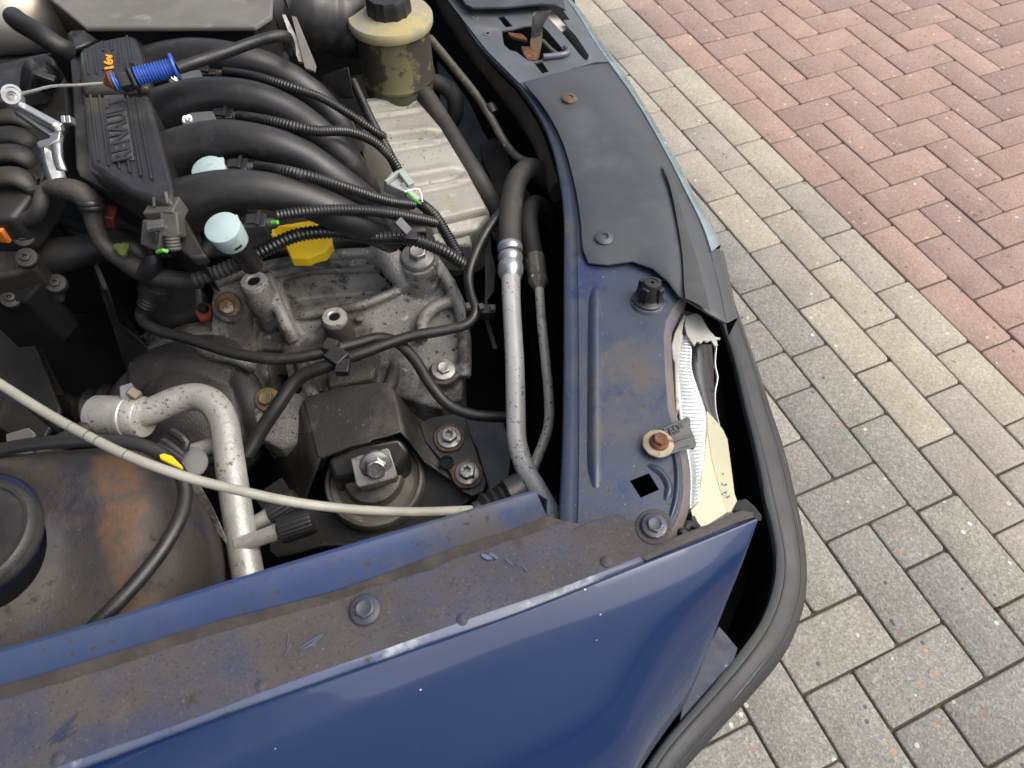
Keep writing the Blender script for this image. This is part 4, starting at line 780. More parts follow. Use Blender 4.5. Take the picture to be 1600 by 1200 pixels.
# throttle lever and cable
lev = obj('throttle_lever', *lathe(at(21, 154, .85), (.12, -.55, .85), [(.0055, -.004), (.0055, .006), (.009, .006), (.0098, .0045), (.0098, -.004), (.0055, -.004)], 28), m_alubright, car, label='bright aluminium throttle lever with ringed end')
obj('ring_core', *lathe(at(21, 154, .85), (.12, -.55, .85), [(.0055, -.003), (.0055, .004), (.003, .0045), (.003, .003), (0, .003)], 20), m_steel, lev)
obj('ring_rim', *lathe(at(19, 147, .85), (.12, -.55, .85), [(.007, 0), (.0098, 0), (.0098, .003), (.007, .003), (.007, 0)], 28), m_alubright, lev)
obj('arm', *bar((28, 160, .847), (94, 196, .832), .008, .010), m_alubright, lev, bevel=.0012)
obj('arm', *bar((26, 168, .840), (84, 208, .822), .010, .008), mat('grey_casting', (.22, .225, .23), (.17, .17, .175), 30, .4, .5), lev, bevel=.001)
obj('throttle_bracket', *loft([[(58, 222, .826), (58, 240, .822), (64, 262, .815), (78, 292, .805)], [(70, 220, .832), (70, 240, .826), (75, 262, .818), (86, 290, .806)], [(80, 218, .832), (82, 240, .822), (88, 262, .814), (96, 284, .804)], [(93, 214, .834), (94, 236, .824), (98, 258, .814), (106, 284, .802)]], 16), m_alubright, lev, ang=40, thick=.005)
obj('throttle_bracket', *plate([(56, 224, .832), (60, 220, .832), (76, 215, .834), (88, 200, .838), (94, 203, .838), (92, 218, .834), (76, 226, .832), (60, 230, .830)], .008), m_alubright, lev, bevel=.0012)
obj('throttle_bracket', *loft([[(79, 226, .833), (82, 248, .828), (88, 266, .822)], [(92, 220, .836), (94, 246, .830), (102, 266, .822)]], 12), m_alubright, lev, ang=40, thick=.004)
obj('screw', *lathe(at(88, 197, .842), (0, 0, 1), [(.003, -.004), (.003, .002), (.002, .003), (0, .003)], 12), m_white, lev)
for dx in (0, 8): obj('cable_stop', *bar((97 + dx, 180, .835), (99 + dx, 192, .83), .0045, .012), m_alubright, lev, bevel=.0008)
thr = obj('throttle_cable', *tube([(112, 88, .82), (112, 88.1, .82), (112, 88.2, .82)], .0001, 4), m_black, car, label='throttle cable with blue threaded adjuster and steel wire')
bpy.data.objects.remove(thr)
thr = obj('throttle_cable', *tube([(278, 107, .862), (310, 96, .862), (350, 83, .86), (400, 65, .86), (430, 57, .86), (446, 56, .855), (452, 66, .84), (455, 80, .82)], .0062, 12), m_rubber, car, label='throttle cable with blue threaded adjuster and steel wire')
obj('steel_wire', *tube([(30, 147, .853), (55, 141, .856), (80, 135, .858), (120, 133, .859), (163, 130, .86)], .0016, 8), m_alu, thr)
adj = [P((213, 120, .861)), P((272, 105, .862))]; ad = (adj[1] - adj[0]).normalized()
prof = [(0, 0), (.009, 0)] + [(.0100 if i % 4 in (0, 1) else .0080, .001 + i * .0009) for i in range(50)] + [(.009, .047), (0, .047)]
Lk = (adj[1] - adj[0]).length; prof = [(r, hh * Lk / .047) for r, hh in prof]
obj('adjuster', *lathe(adj[0], ad, prof, 24), m_blue, thr, label='blue threaded cable adjuster')
obj('adjuster_rim', *lathe(P((271, 105, .862)), ad, [(.007, 0), (.0135, 0), (.0140, .001), (.0135, .003), (.006, .003)], 28), m_blue, thr)
obj('adjuster_nut', *lathe(P((206, 122, .861)), ad, [(.006, -.013), (.0125, -.013), (.0125, -.003), (.0115, -.001), (.0170, 0), (.0178, .002), (.0170, .004), (.006, .004)], 6), m_black, thr, bevel=.0008)
obj('adjuster_stub', *lathe(P((178, 129, .861)), ad, [(.0085, 0), (.0098, .001), (.0085, .003), (.0098, .004), (.0085, .006), (.0085, .012)], 20), m_blue, thr)
obj('grommet', *lathe(P((163, 130, .86)), ad, [(0, 0), (.003, 0), (.006, .004), (.0102, .007), (.0105, .011), (.0095, .013), (0, .013)], 20), m_brown, thr)
obj('bracket', *plate([(206, 100, .868), (212, 96, .868), (222, 146, .846), (216, 150, .842)], .003), m_blacksteel, thr, bevel=.0008)

# ---- air box, hose, bracket
ab = obj('air_box', *plate([(40, -140, .838), (66, -12, .838), (132, 42, .838), (398, 41, .838), (424, 24, .838), (426, -6, .838), (415, -140, .838)], .007), mat('dusty_air_box', (.16, .155, .14), (.11, .107, .10), 8, .75, 0, bump=.2, bsc=600, layers=[((.22, .21, .185), 30, .55, .75, .9, 0)]), car, bevel=.0025, seg=3, label='dusty grey air filter box at the top')
obj('lower_box', *plate([(70, -12, .8305), (133, 44, .8305), (398, 43.5, .8305), (423, 26, .8305), (424, -140, .8305), (46, -140, .8305)], .09), m_black, ab, bevel=.003)
obj('hose_neck', *lathe(at(437, 10, .80), (1, .15, .05), [(.030, -.02), (.052, -.016), (.052, .002), (.056, .004), (.056, .010), (.05, .012), (.03, .012)], 40), m_rubber, ab)
hz_ = obj('intake_hose', *sweep(spline([at(445, 14, .795), at(490, 24, .79), at(540, 32, .775), at(580, 36, .75), at(620, 40, .71)], 60), [(.048 if (i // 2) % 4 else .0455) if i > 12 else .050 for i in range(60)], 36), m_rubber, car, label='wide black rubber intake hose beside the reservoir')
obj('hose_band', *lathe(at(535, 31, .776), (1, .1, -.1), [(.047, -.004), (.0505, -.003), (.0505, .003), (.047, .004)], 36), m_black, hz_)
br = obj('strap_bracket', *plate([(440, 22, .835), (446, 22, .835), (480, 92, .80), (476, 98, .80), (466, 96, .80)], .003), m_steel, car, bevel=.0006, label='bare steel strap bracket between manifold and hose')
obj('strap', *plate([(455, 24, .838), (463, 26, .838), (494, 102, .80), (492, 111, .80), (476, 106, .80)], .003), mat('worn_strap', (.20, .18, .16), (.14, .13, .12), 40, .6, .3, layers=[((.26, .15, .09), 40, .55, .7, .9, 0)]), br, bevel=.0006)
obj('hold_tab', *plate([(500, 119, .78), (544, 104, .79), (552, 150, .76), (545, 152, .755), (530, 150, .755)], .003), m_black, car, bevel=.0006, label='black tab standing behind the first runner')
obj('heat_shield_pipe', *sweep(spline([at(-60, 35, .80), at(20, 28, .80), at(75, 30, .78), at(95, 60, .74)], 24), .045, 24), mat('stained_steel', (.36, .36, .34), (.28, .25, .20), 10, .45, .5, layers=[((.25, .12, .05), 9, .55, .72, .85, .1)]), car, label='stained silver pipe shield in the far left corner')
obj('breather_hose', *tube([(22, 27, .86), (30, 34, .862), (60, 52, .86), (90, 72, .85), (106, 80, .84)], .0115, 18), m_rubber, car, label='black breather hose into the plenum')
obj('far_block', *plate([(-60, 55, .77), (80, 45, .77), (110, 75, .76), (70, 82, .76), (-60, 105, .77)], .1), m_black, car, bevel=.004, label='dark cover behind the rocker cover')

# ---- power steering reservoir
rcn = at(609, 22, .80); RK = 1.09
res_ = obj('fluid_reservoir', *lathe(rcn - UP * .014, UP, [(r * RK, h * RK) for r, h in [(.040, -.075), (.0485, -.070), (.0495, -.066), (.0475, -.062), (.0475, -.022), (.0465, 0), (0, 0)]], 48), m_resbody, car, label='yellowed fluid reservoir with black cap, grimy round the middle')
obj('lid', *lathe(rcn, UP, [(r * RK, h * RK) for r, h in [(.0468, -.013), (.0525, -.012), (.0535, -.009), (.0535, -.003), (.0515, .0), (.030, .003), (.026, .0035), (0, .0035)]], 56), m_resyellow, res_)
obj('lower_bowl', *lathe(rcn - UP * .096, UP, [(r * RK, h * RK) for r, h in [(.030, -.075), (.044, -.066), (.0455, -.02), (.0455, -.012), (.047, -.010), (.047, .004), (.045, .006), (0, .006)]], 40), m_resgreen, res_)
cap = obj('cap', *lathe(rcn + UP * .003, UP, [(r * RK, h * RK) for r, h in [(.027, 0), (.0275, .004), (.0265, .018), (.025, .021), (0, .021)]], 48, wob=lambda a: 1 + .025 * (1 if math.sin(12 * a) > 0 else -1)), m_black, res_)

# ---- pressed aluminium cover and hoses right of it
def pl(pts, t):
    k = min(len(pts) - 2, int(t * (len(pts) - 1))); f = t * (len(pts) - 1) - k
    return tuple(a + (b - a) * f for a, b in zip(pts[k], pts[k + 1]))
def ss(x): x = min(1, max(0, x)); return x * x * (3 - 2 * x)
SL = [(566, 150), (590, 212), (631, 276), (673, 348)]; SR = [(643, 140), (694, 199), (729, 259), (766, 326)]
def press(t, u):
    z = 0
    for g0, k in ((.075, .8), (.345, 1), (.675, 1)):
        d = t - g0
        prof_ = [(-.07, 0), (0, .005), (.035, -.009), (.085, .0022), (.105, -.0035), (.14, 0)]
        for (d0, z0), (d1, z1) in zip(prof_, prof_[1:]):
            if d0 <= d < d1: z += k * (z0 + (z1 - z0) * ss((d - d0) / (d1 - d0))) * (1 - ss((u - .72) / .26))
    return z
rows_ = []
for i in range(110):
    t = i / 109; l = pl(SL, t); r = pl(SR, t); zb = .70 - .015 * t; row = []
    for j in range(18):
        u = j / 17; z = zb + press(t, u) - .010 * max(0, (u - .94) / .06) ** 2 - .008 * max(0, (.03 - t) / .03) - .02 * max(0, (t - .975) / .025) ** 2
        row.append(at(l[0] + (r[0] - l[0]) * u, l[1] + (r[1] - l[1]) * u, zb) + Vector((0, 0, z - zb)))
    row.append(row[-1] + Vector((.004, 0, -.03))); row.insert(0, row[0] + Vector((-.003, 0, -.03))); rows_.append(row)
sh = obj('pressed_cover', *grid(rows_), m_shield, car, ang=60, label='pressed aluminium cover with stamped steps')
obj('cover_side', *plate([(674, 349, .676), (722, 339, .676), (766, 328, .676), (764, 340, .672), (745, 360, .668), (700, 368, .668)], .08), m_shield, sh, bevel=.004)
obj('side_step', *plate([(665, 352, .674), (722, 345, .672), (732, 350, .668), (738, 384, .655), (672, 382, .655)], .05), m_shield, sh, bevel=.003)
obj('coolant_hose', *tube([(645, 128, .70), (665, 150, .70), (690, 188, .69), (722, 240, .68), (752, 288, .665), (785, 345, .63)], .0135, 18), m_hose, car, label='dusty rubber hose running down beside the pressed cover')
obj('return_hose', *tube([(668, 128, .70), (690, 132, .70), (708, 148, .69), (712, 172, .67), (700, 200, .64)], .0125, 16), m_hose, car, label='short rubber hose hooking down from the reservoir')
obj('hose_clip', *lathe(at(670, 130, .70), (1, .1, 0), [(.0128, -.004), (.0142, -.003), (.0142, .003), (.0128, .004)], 18), m_rust, bpy.data.objects['return_hose'])
sp = obj('steel_pipe', *tube([(672, 60, .74), (705, 100, .73), (745, 150, .715), (770, 190, .70), (790, 225, .69), (808, 245, .685), (835, 258, .68), (862, 285, .67), (885, 330, .65)], .0058, 12), mat('corroded_pipe', (.15, .135, .105), (.08, .072, .06), 40, .5, .4, layers=[((.42, .38, .28), 60, .60, .68, .6, .3)]), car, label='corroded thin steel pipe along the radiator side')
obj('pipe_joint', *lathe(at(768, 172, .706), P((790, 225, .69)) - P((745, 150, .715)), [(.006, -.008), (.009, -.006), (.009, .004), (.007, .008)], 16), m_rubber, sp)
obj('rust_rail', *tube([(690, 0, .72), (735, 70, .715), (790, 140, .71), (840, 215, .70), (870, 300, .69)], .009, 8, flat=2.2), mat('rust_streaked_rail', (.075, .055, .042), (.05, .042, .035), 14, .8, .1, layers=[((.20, .095, .05), 18, .55, .70, .9, 0)]), car, label='rust streaked rail under the crossmember edge')
obj('fan_shroud', *plate([(680, 60, .60), (760, 170, .60), (830, 300, .58), (850, 420, .56), (790, 420, .55), (740, 300, .56), (690, 200, .58)], .02), m_black, car, bevel=.003, label='black fan shroud behind the radiator')
obj('shroud_bracket', *plate([(750, 225, .63), (772, 213, .63), (790, 222, .63), (800, 262, .62), (800, 330, .62), (775, 300, .62), (752, 246, .63)], .01), m_black, car, bevel=.002, label='black bracket on the fan shroud')
# ---- gearbox
def cyl(p, r, h, axis=UP, n=24): return lathe(P(p), axis, [(r, -h), (r, 0)], n)
def ball(p, r): 
    c = P(p); return lathe(c, UP, [(0, -r)] + [(r * math.sin(a), -r * math.cos(a)) for a in [k * math.pi / 10 for k in range(1, 10)]] + [(0, r)], 24)
gear = cast('gearbox', [
    plate([(470, 492, .622), (560, 476, .630), (640, 442, .636), (700, 428, .636), (718, 480, .620), (722, 520, .614), (724, 600, .598), (690, 640, .588), (600, 612, .59), (500, 610, .592), (450, 590, .595), (440, 545, .600)], .085),
    plate([(335, 452, .640), (400, 430, .645), (487, 412, .648), (575, 405, .650), (622, 424, .648), (640, 456, .606), (570, 462, .602), (500, 466, .600), (430, 480, .600), (345, 490, .602)], .075),
    plate([(345, 474, .604), (430, 470, .602), (500, 460, .602), (640, 450, .605), (640, 474, .610), (560, 492, .610), (480, 502, .604), (440, 545, .600), (370, 545, .598), (330, 520, .602)], .06),
    tube([(330, 444, .660), (360, 433, .664), (400, 420, .668), (440, 410, .670), (487, 402, .672), (540, 396, .673), (578, 395, .673)], .0066, 12), tube([(335, 448, .650), (420, 426, .655), (487, 411, .658), (575, 405, .660)], .009, 12), tube([(335, 452, .638), (420, 430, .643), (487, 415, .646), (600, 412, .648)], .012, 12),
    tube([(580, 395, .668), (604, 401, .668), (622, 422, .658), (634, 446, .640)], [.012, .017, .017, .012], 16),
    tube([(418, 430, .662), (428, 462, .652), (444, 500, .636), (460, 536, .616)], .0085, 12), tube([(424, 436, .64), (440, 485, .625), (458, 530, .605)], .012, 12),
    cyl((397, 441, .682), .0175, .09), cyl((523, 497, .646), .0175, .06), cyl((654, 408, .672), .023, .08),
    tube([(672, 400, .662), (700, 440, .646), (718, 480, .632), (726, 530, .620), (726, 590, .606)], .0085, 12),
    tube([(660, 530, .622), (660, 502, .626), (678, 480, .630), (706, 470, .632)], .0085, 12),
    tube([(470, 494, .626), (560, 478, .634), (640, 446, .640)], .006, 10),
    plate([(332, 450, .656), (386, 440, .658), (396, 500, .630), (398, 532, .608), (350, 548, .598), (328, 524, .608)], .07),
    cyl((357, 478, .640), .021, .06, Vector((-.1, -.7, .7))),
    cyl((693, 580, .612), .019, .06), plate([(660, 560, .604), (724, 560, .604), (722, 625, .59), (680, 635, .586)], .05),
    plate([(510, 575, .612), (545, 562, .616), (572, 562, .616), (588, 574, .613), (582, 591, .609), (513, 605, .606)], .03),
    plate([(395, 642, .588), (412, 618, .598), (470, 612, .600), (500, 640, .59), (480, 690, .565), (440, 702, .555), (405, 684, .565)], .08),
    tube([(250, 612, .520), (310, 590, .535), (370, 585, .540), (430, 580, .545)], [.060, .072, .072, .060], 24), ball((330, 650, .510), .085), ball((270, 640, .505), .075),
    tube([(245, 545, .56), (300, 525, .58), (350, 520, .59)], .014, 12), ball((232, 540, .572), .016),
    tube([(300, 536, .612), (330, 552, .617), (372, 560, .617), (400, 575, .605)], .009, 10), tube([(620, 560, .596), (610, 600, .598), (590, 630, .59)], .008, 10), tube([(470, 560, .60), (480, 600, .598), (500, 640, .59)], .009, 10),
], m_cast, car, .0021, 5, 'cast aluminium gearbox housing with bosses and ribs, pale oxide and oily stains')
bo_ = obj('threaded_bush', *lathe(at(397, 441, .682), UP, [(.0155, -.006), (.0155, .002), (.0145, .0034), (.0088, .0036), (.0075, .0024), (.0072, .0006), (0, .0006)], 28), m_alu, gear)
obj('bore_shade', *lathe(at(397, 441, .682), UP, [(.0071, .0008), (.006, .001), (0, .001)], 20), m_dark, gear)  # dark disc paints the shade of a hole; the casting is solid
obj('bore_shade', *lathe(at(523, 497, .647), UP, [(.0067, .0012), (.0055, .0014), (0, .0014)], 20), m_dark, gear)  # same here: hole shade painted as a dark disc
bb = obj('threaded_bush', *lathe(at(523, 497, .647), UP, [(.0150, -.003), (.0150, .0015), (.0140, .0038), (.0082, .0042), (.0068, .003), (.0066, .001), (0, .001)], 28), m_alu, gear)
hexbolt('bolt', gear, (653, 403, .675), (.03, -.12, 1), .0195, .0145, .0215, m_steel, spin=.25, fh=.005)
hexbolt('bolt', gear, (693, 578, .614), (.05, -.15, 1), .0145, .0085, .0150, m_steel, spin=.1)
hexbolt('bolt', gear, (357, 476, .648), (-.1, -.80, .6), .0165, .0135, .0150, mat('ochre_bolt', (.15, .092, .045), (.11, .07, .038), 60, .65, .3, layers=[((.32, .29, .22), 50, .58, .7, .6, .3)]), spin=.3)
hexbolt('bolt', gear, (418, 624, .595), (-.1, -.3, .9), .0155, .010, .0150, mat('yellow_bolt', (.19, .135, .065), (.13, .10, .055), 60, .6, .3), spin=.3)
hexbolt('bolt', gear, (236, 527, .592), (-.2, -.3, .9), .0125, .007, .0115, m_blacksteel, spin=.3)
for p in [(561, 497, .6225), (655, 511, .6225), (633, 452, .634), (705, 440, .637)]: obj('stud', *lathe(P(p), UP, [(.0055, -.004), (.0055, .001), (.0045, .0018), (0, .002)], 16), m_cast, gear)
obj('red_tab', *plate([(304, 488, .612), (308, 477, .616), (318, 472, .618), (330, 476, .616), (330, 496, .606), (312, 500, .604)], .006), m_redpaint, gear, bevel=.001)
obj('tab_plug', *lathe(at(317, 481, .618), (-.1, -.3, 1), [(.0065, -.004), (.0065, .002), (.005, .004), (0, .004)], 14), m_black, gear)
dark_front = cast('differential_cover', [tube([(235, 615, .545), (300, 596, .552), (360, 590, .556), (410, 600, .55)], [.050, .060, .062, .050], 24), ball((320, 660, .530), .085), ball((262, 640, .522), .070), tube([(375, 590, .585), (400, 640, .57), (410, 690, .54)], .02, 14)], m_castdark, car, .003, 4, 'dark oily rounded gear casing below the silver pipe')
obj('seam', *tube([(303, 545, .602), (312, 575, .606), (322, 600, .606), (338, 622, .600)], .0022, 6), m_castdark, dark_front)

# ---- breather tubes with clip
t1 = obj('breather_tube', *tube([(228, 478, .655), (219, 492, .65), (233, 510, .648), (300, 531, .65), (370, 553, .652), (440, 561, .652), (500, 552, .652), (556, 537, .65), (595, 528, .648), (622, 536, .645), (648, 562, .638), (672, 600, .63), (700, 632, .62), (735, 647, .615), (795, 652, .61)], .0068, 14), m_rubber, car, label='black breather tube drooping across the gearbox from the sensor')
t2 = obj('vent_tube', *tube([(385, 712, .60), (405, 678, .61), (430, 640, .625), (466, 592, .64), (515, 570, .652), (565, 552, .657), (640, 526, .658), (700, 515, .657), (732, 505, .658), (743, 486, .662), (736, 462, .666), (732, 432, .672), (742, 398, .682), (760, 362, .69), (785, 330, .695)], [.0085, .0085, .0085, .0082, .0078, .0072, .0068, .0065, .0065, .006, .006, .006, .0062, .0065, .0065], 14), m_rubber, car, label='black vent tube crossing the gearbox and rising to the thick hose')
cl = obj('tube_clip', *bar((514, 546, .668), (536, 560, .668), .020, .012), m_black, car, bevel=.0012, label='black clip joining the two tubes')
obj('clip_half', *bar((506, 534, .667), (524, 540, .667), .016, .010), m_black, cl, bevel=.001)
obj('clip_half', *bar((524, 570, .667), (545, 570, .667), .018, .010), m_black, cl, bevel=.001)
obj('clip_foot', *bar((534, 574, .656), (538, 588, .648), .006, .012), m_black, cl, bevel=.0006)
snr = obj('sensor', *lathe(P((240, 455, .675)), P((226, 482, .655)) - P((240, 455, .675)), [(.016, -.012), (.0185, -.010), (.0185, .002)] + [(.014 - .0004 * i if i % 2 else .0125 - .0004 * i, .004 + i * .0026) for i in range(9)] + [(.0085, .03), (.008, .04), (0, .04)], 22), m_black, car, label='black threaded sensor at the tube end')
for (x, y) in [(731, 479), (752, 480), (770, 482)]: obj('tube_clip_tip', *box(at(x, y, .668), Vector((1, 0, 0)), Vector((0, 1, 0)), UP, .0055, .008, .006), m_connector, t2, bevel=.0006)
obj('clip_body', *bar((728, 480, .662), (775, 482, .662), .014, .014), m_black, t2, bevel=.001)
obj('bracket_sheet', *plate([(757, 395, .655), (768, 392, .655), (775, 420, .65), (772, 455, .645), (762, 468, .64), (764, 500, .635), (778, 545, .62), (770, 545, .62), (756, 495, .635), (758, 440, .648)], .003), m_blacksteel, car, bevel=.0006, label='bent sheet bracket left of the silver pipe')

# ---- dipstick handle
dip = cast('dipstick_handle', [plate([(421, 362, .722), (425, 353, .724), (470, 345, .725), (488, 342, .725), (512, 344, .723), (520, 356, .72), (516, 372, .708), (470, 372, .709), (430, 376, .709)], .012), plate([(440, 372, .712), (516, 364, .714), (520, 380, .705), (508, 394, .70), (480, 404, .698), (455, 404, .698)], .014)], m_yellow, car, .0016, 4, 'yellow plastic dipstick handle under the looms')

# ---- left side: coolant neck and black bracket
cool = obj('coolant_neck', *plate([(-40, 360, .745), (25, 356, .745), (40, 372, .742), (58, 402, .735), (56, 418, .732), (10, 430, .73), (-40, 440, .73)], .06), m_blacksteel, car, bevel=.004, seg=3, label='dark coolant outlet with orange plug at the left edge')
obj('lower_body', *plate([(-40, 425, .715), (50, 415, .715), (66, 440, .71), (40, 470, .70), (-40, 478, .70)], .08), m_dark, cool, bevel=.003)
for (x, y, z) in [(38, 371, .752), (42, 403, .742), (88, 443, .70), (18, 466, .70)]: hexbolt('bolt', cool, (x, y, z), (.1, -.4, .9), .010, .006, .0115, m_blacksteel, torx=True)
obj('orange_plug', *bar((-25, 345, .775), (10, 350, .772), .022, .02), m_orangep, cool, bevel=.002)
obj('plug_pins', *bar((8, 340, .772), (14, 352, .770), .008, .006), m_white, cool, bevel=.0006)
obj('plug_boot', *bar((2, 326, .776), (34, 322, .776), .02, .012), m_connector, cool, bevel=.002)
obj('top_hose', *tube([(70, 410, .70), (85, 402, .705), (130, 392, .71), (170, 383, .712), (200, 385, .71), (222, 402, .70), (228, 425, .68)], [.021, .021, .0185, .0185, .0195, .0195, .018], 22), m_rubber, car, label='thick black coolant hose under the harness')
obj('hose_ring', *lathe(P((78, 405, .703)), P((130, 392, .71)) - P((70, 410, .70)), [(.020, -.004), (.024, -.003), (.024, .003), (.020, .004)], 24), m_black, bpy.data.objects['top_hose'])
obj('support_plate', *plate([(130, 385, .70), (138, 384, .70), (155, 420, .68), (172, 462, .66), (185, 505, .64), (212, 522, .62), (232, 545, .60), (230, 600, .56), (200, 590, .56), (180, 520, .60), (158, 455, .645)], .005), m_blacksteel, car, bevel=.0008, label='long black support plate slanting beside the dark cavity')
obj('plate_flange', *plate([(130, 385, .702), (139, 384, .702), (156, 420, .682), (168, 450, .668), (160, 450, .668), (148, 420, .682)], .004), m_connector, bpy.data.objects['support_plate'], bevel=.0006)
obj('bell_cover', *plate([(240, 440, .61), (315, 440, .61), (318, 490, .59), (250, 515, .575), (205, 480, .59)], .06), m_black, car, bevel=.01, seg=3, label='dark casing behind the sensor')
obj('starter_bracing', *tube([(60, 335, .70), (110, 362, .69), (150, 378, .685)], .004, 8), m_black, car, label='thin black brace below the harness')
obj('starter_bracing', *tube([(70, 330, .70), (100, 370, .69)], .004, 8), m_black, bpy.data.objects['starter_bracing'])
obj('battery_tray_edge', *tube([(-30, 575, .62), (30, 618, .61), (100, 675, .59)], .006, 8, flat=2.0), m_blacksteel, car, label='dark tray edge in the left cavity')

# ---- things deep in the left cavity
ds = obj('drive_shaft', *tube([(40, 600, .42), (120, 640, .42), (200, 680, .42)], .016, 16), m_blacksteel, car, label='dark drive shaft deep in the left cavity')
obj('boot', *lathe(at(180, 640, .44), Vector((1, -.3, 0)), [(.022, -.05)] + [(.030 + .003 * k if k % 2 else .024 + .003 * k, -.045 + k * .012) for k in range(8)] + [(.03, .055)], 24), m_rubber, ds)
obj('subframe_rail', *tube([(30, 500, .48), (55, 560, .47), (85, 625, .46)], .014, 4, flat=1.6), m_blacksteel, car, label='dark subframe rail in the left cavity')
obj('inner_panel', *plate([(-60, 480, .50), (40, 500, .50), (95, 640, .48), (60, 700, .47), (-60, 640, .48)], .01), m_blacksteel, car, bevel=.003, label='dark panel at the left edge of the cavity')
# ---- engine mount
m_hood = mat('dusty_black_steel', (.034, .031, .027), (.022, .021, .019), 10, .42, .1, bump=.3, bsc=420, layers=[((.095, .087, .072), 12, .50, .76, .75, 0), ((.17, .105, .045), 55, .70, .76, .9, 0), ((.022, .021, .02), 14, .60, .74, .4, 0), ((.15, .14, .12), 190, .655, .69, .9, 0)])
mt = obj('mount_hood', *plate([(474, 626, .606), (482, 618, .610), (530, 606, .620), (586, 597, .622), (604, 598, .620), (613, 606, .616), (621, 640, .615), (628, 674, .611), (604, 681, .614), (580, 687, .612), (577, 691, .612), (548, 698, .610), (504, 716, .600), (496, 714, .598), (486, 672, .602)], .0035), m_hood, car, bevel=.003, seg=3, ang=50, label='black steel arch over the engine mount, dusty with rust specks')
obj('side_wall', *loft([[(475, 625, .606), (487, 672, .602), (499, 716, .598)], [(462, 650, .575), (474, 700, .572), (488, 745, .568)], [(444, 690, .54), (456, 735, .535), (472, 790, .53)], [(420, 740, .50), (436, 770, .50), (460, 815, .50)]], 24), m_hood, mt, ang=60, thick=.003)
obj('side_wall', *loft([[(612, 604, .616), (620, 640, .615), (628, 675, .611)], [(624, 618, .600), (633, 652, .598), (642, 690, .594)], [(640, 640, .580), (652, 680, .578), (664, 722, .570)], [(660, 655, .572), (684, 705, .567), (706, 752, .560)], [(672, 655, .571), (700, 705, .566), (722, 766, .558)]], 24), m_hood, mt, ang=60, thick=.003)
base = obj('engine_mount', *lathe(at(585, 748, .55), Vector((0, -.12, 1)), [(.060, -.03), (.060, -.004), (.0575, .0), (.054, .001), (.0525, -.006), (.046, -.008), (.036, -.002), (.033, .012), (.026, .016), (0, .016)], 56), mat('mount_metal', (.15, .14, .12), (.09, .085, .075), 16, .6, .3, bump=.3, layers=[((.03, .028, .025), 12, .5, .68, .7, 0), ((.27, .25, .21), 30, .62, .75, .7, .2)]), car, label='round rubber and metal engine mount with a big centre bolt')
obj('rubber_core', *plate([(510, 716, .592), (560, 697, .60), (625, 682, .60), (640, 705, .59), (625, 735, .575), (520, 752, .575)], .045), m_rubber, base, bevel=.006, seg=3)
obj('square_plate', *plate([(547, 716, .606), (556, 713, .608), (605, 699, .608), (609, 703, .607), (621, 741, .594), (618, 747, .592), (562, 762, .590), (556, 758, .592)], .012), mat('worn_steel_plate', (.27, .26, .24), (.16, .155, .145), 30, .5, .5, layers=[((.06, .055, .05), 50, .55, .68, .7, .1)]), base, bevel=.0015)
hexbolt('bolt', base, (588, 728, .598), (-.05, -.72, .69), .0205, .0155, .0185, mat('bright_bolt', (.46, .46, .45), (.36, .36, .35), 50, .3, .85, layers=[((.12, .115, .11), 80, .64, .74, .6, .2)]), spin=.15, fh=.004)
obj('rivet', *lathe(at(592, 775, .558), (0, -.2, 1), [(.0075, -.004), (.0075, .001), (.006, .0018), (.0035, .0018), (.003, .0006), (0, .0006)], 18), m_blacksteel, base)
bpl = obj('mount_base', *plate([(395, 775, .51), (440, 745, .515), (500, 800, .53), (640, 800, .53), (660, 720, .535), (640, 656, .555), (690, 640, .56), (740, 645, .56), (762, 755, .55), (745, 776, .55), (700, 800, .535), (650, 830, .525), (560, 850, .515), (480, 860, .51), (435, 872, .505), (420, 860, .505), (425, 820, .505)], .006), m_blacksteel, car, bevel=.0015, label='dark steel base plate of the engine mount')
obj('bolt_plate', *plate([(655, 662, .578), (672, 652, .578), (715, 645, .578), (728, 655, .577), (760, 752, .568), (756, 768, .566), (738, 776, .565), (722, 768, .566), (690, 720, .572), (664, 690, .575)], .006), m_blacksteel, bpl, bevel=.0012)
for (x, y, z, s) in [(702, 684, .580, .4), (730, 740, .574, .1)]:
    obj('rust_ring', *lathe(at(x, y, z - .002), (0, -.08, 1), [(.0185, -.002), (.0182, .001), (.0155, .0022), (0, .0022)], 30, wob=lambda a: 1 + .03 * math.sin(5 * a + 1)), m_rustplate, bpl)
    hexbolt('bolt', bpl, (x, y, z), (0, -.10, 1), .0175, .0125, .0148, m_steel, torx=True, spin=s, fh=.003)
obj('slot', *lathe(at(698, 722, .5735), (0, -.1, 1), [(.0085, -.001), (.0085, .0005), (.0065, .0008), (.0062, -.002), (0, -.002)], 18), m_dark, bpl)
obj('side_plate', *plate([(715, 655, .563), (785, 655, .563), (800, 700, .56), (795, 745, .557), (765, 768, .556), (745, 700, .56)], .004), mat('blue_grey_steel', (.055, .058, .072), (.04, .042, .05), 14, .5, .1, bump=.2, layers=[((.10, .095, .085), 20, .58, .75, .8, 0)]), bpl, bevel=.001)
obj('base_rim', *tube([(433, 868, .508), (465, 862, .513), (500, 852, .519), (530, 850, .521), (552, 852, .52)], .0028, 8), m_blacksteel, bpl)

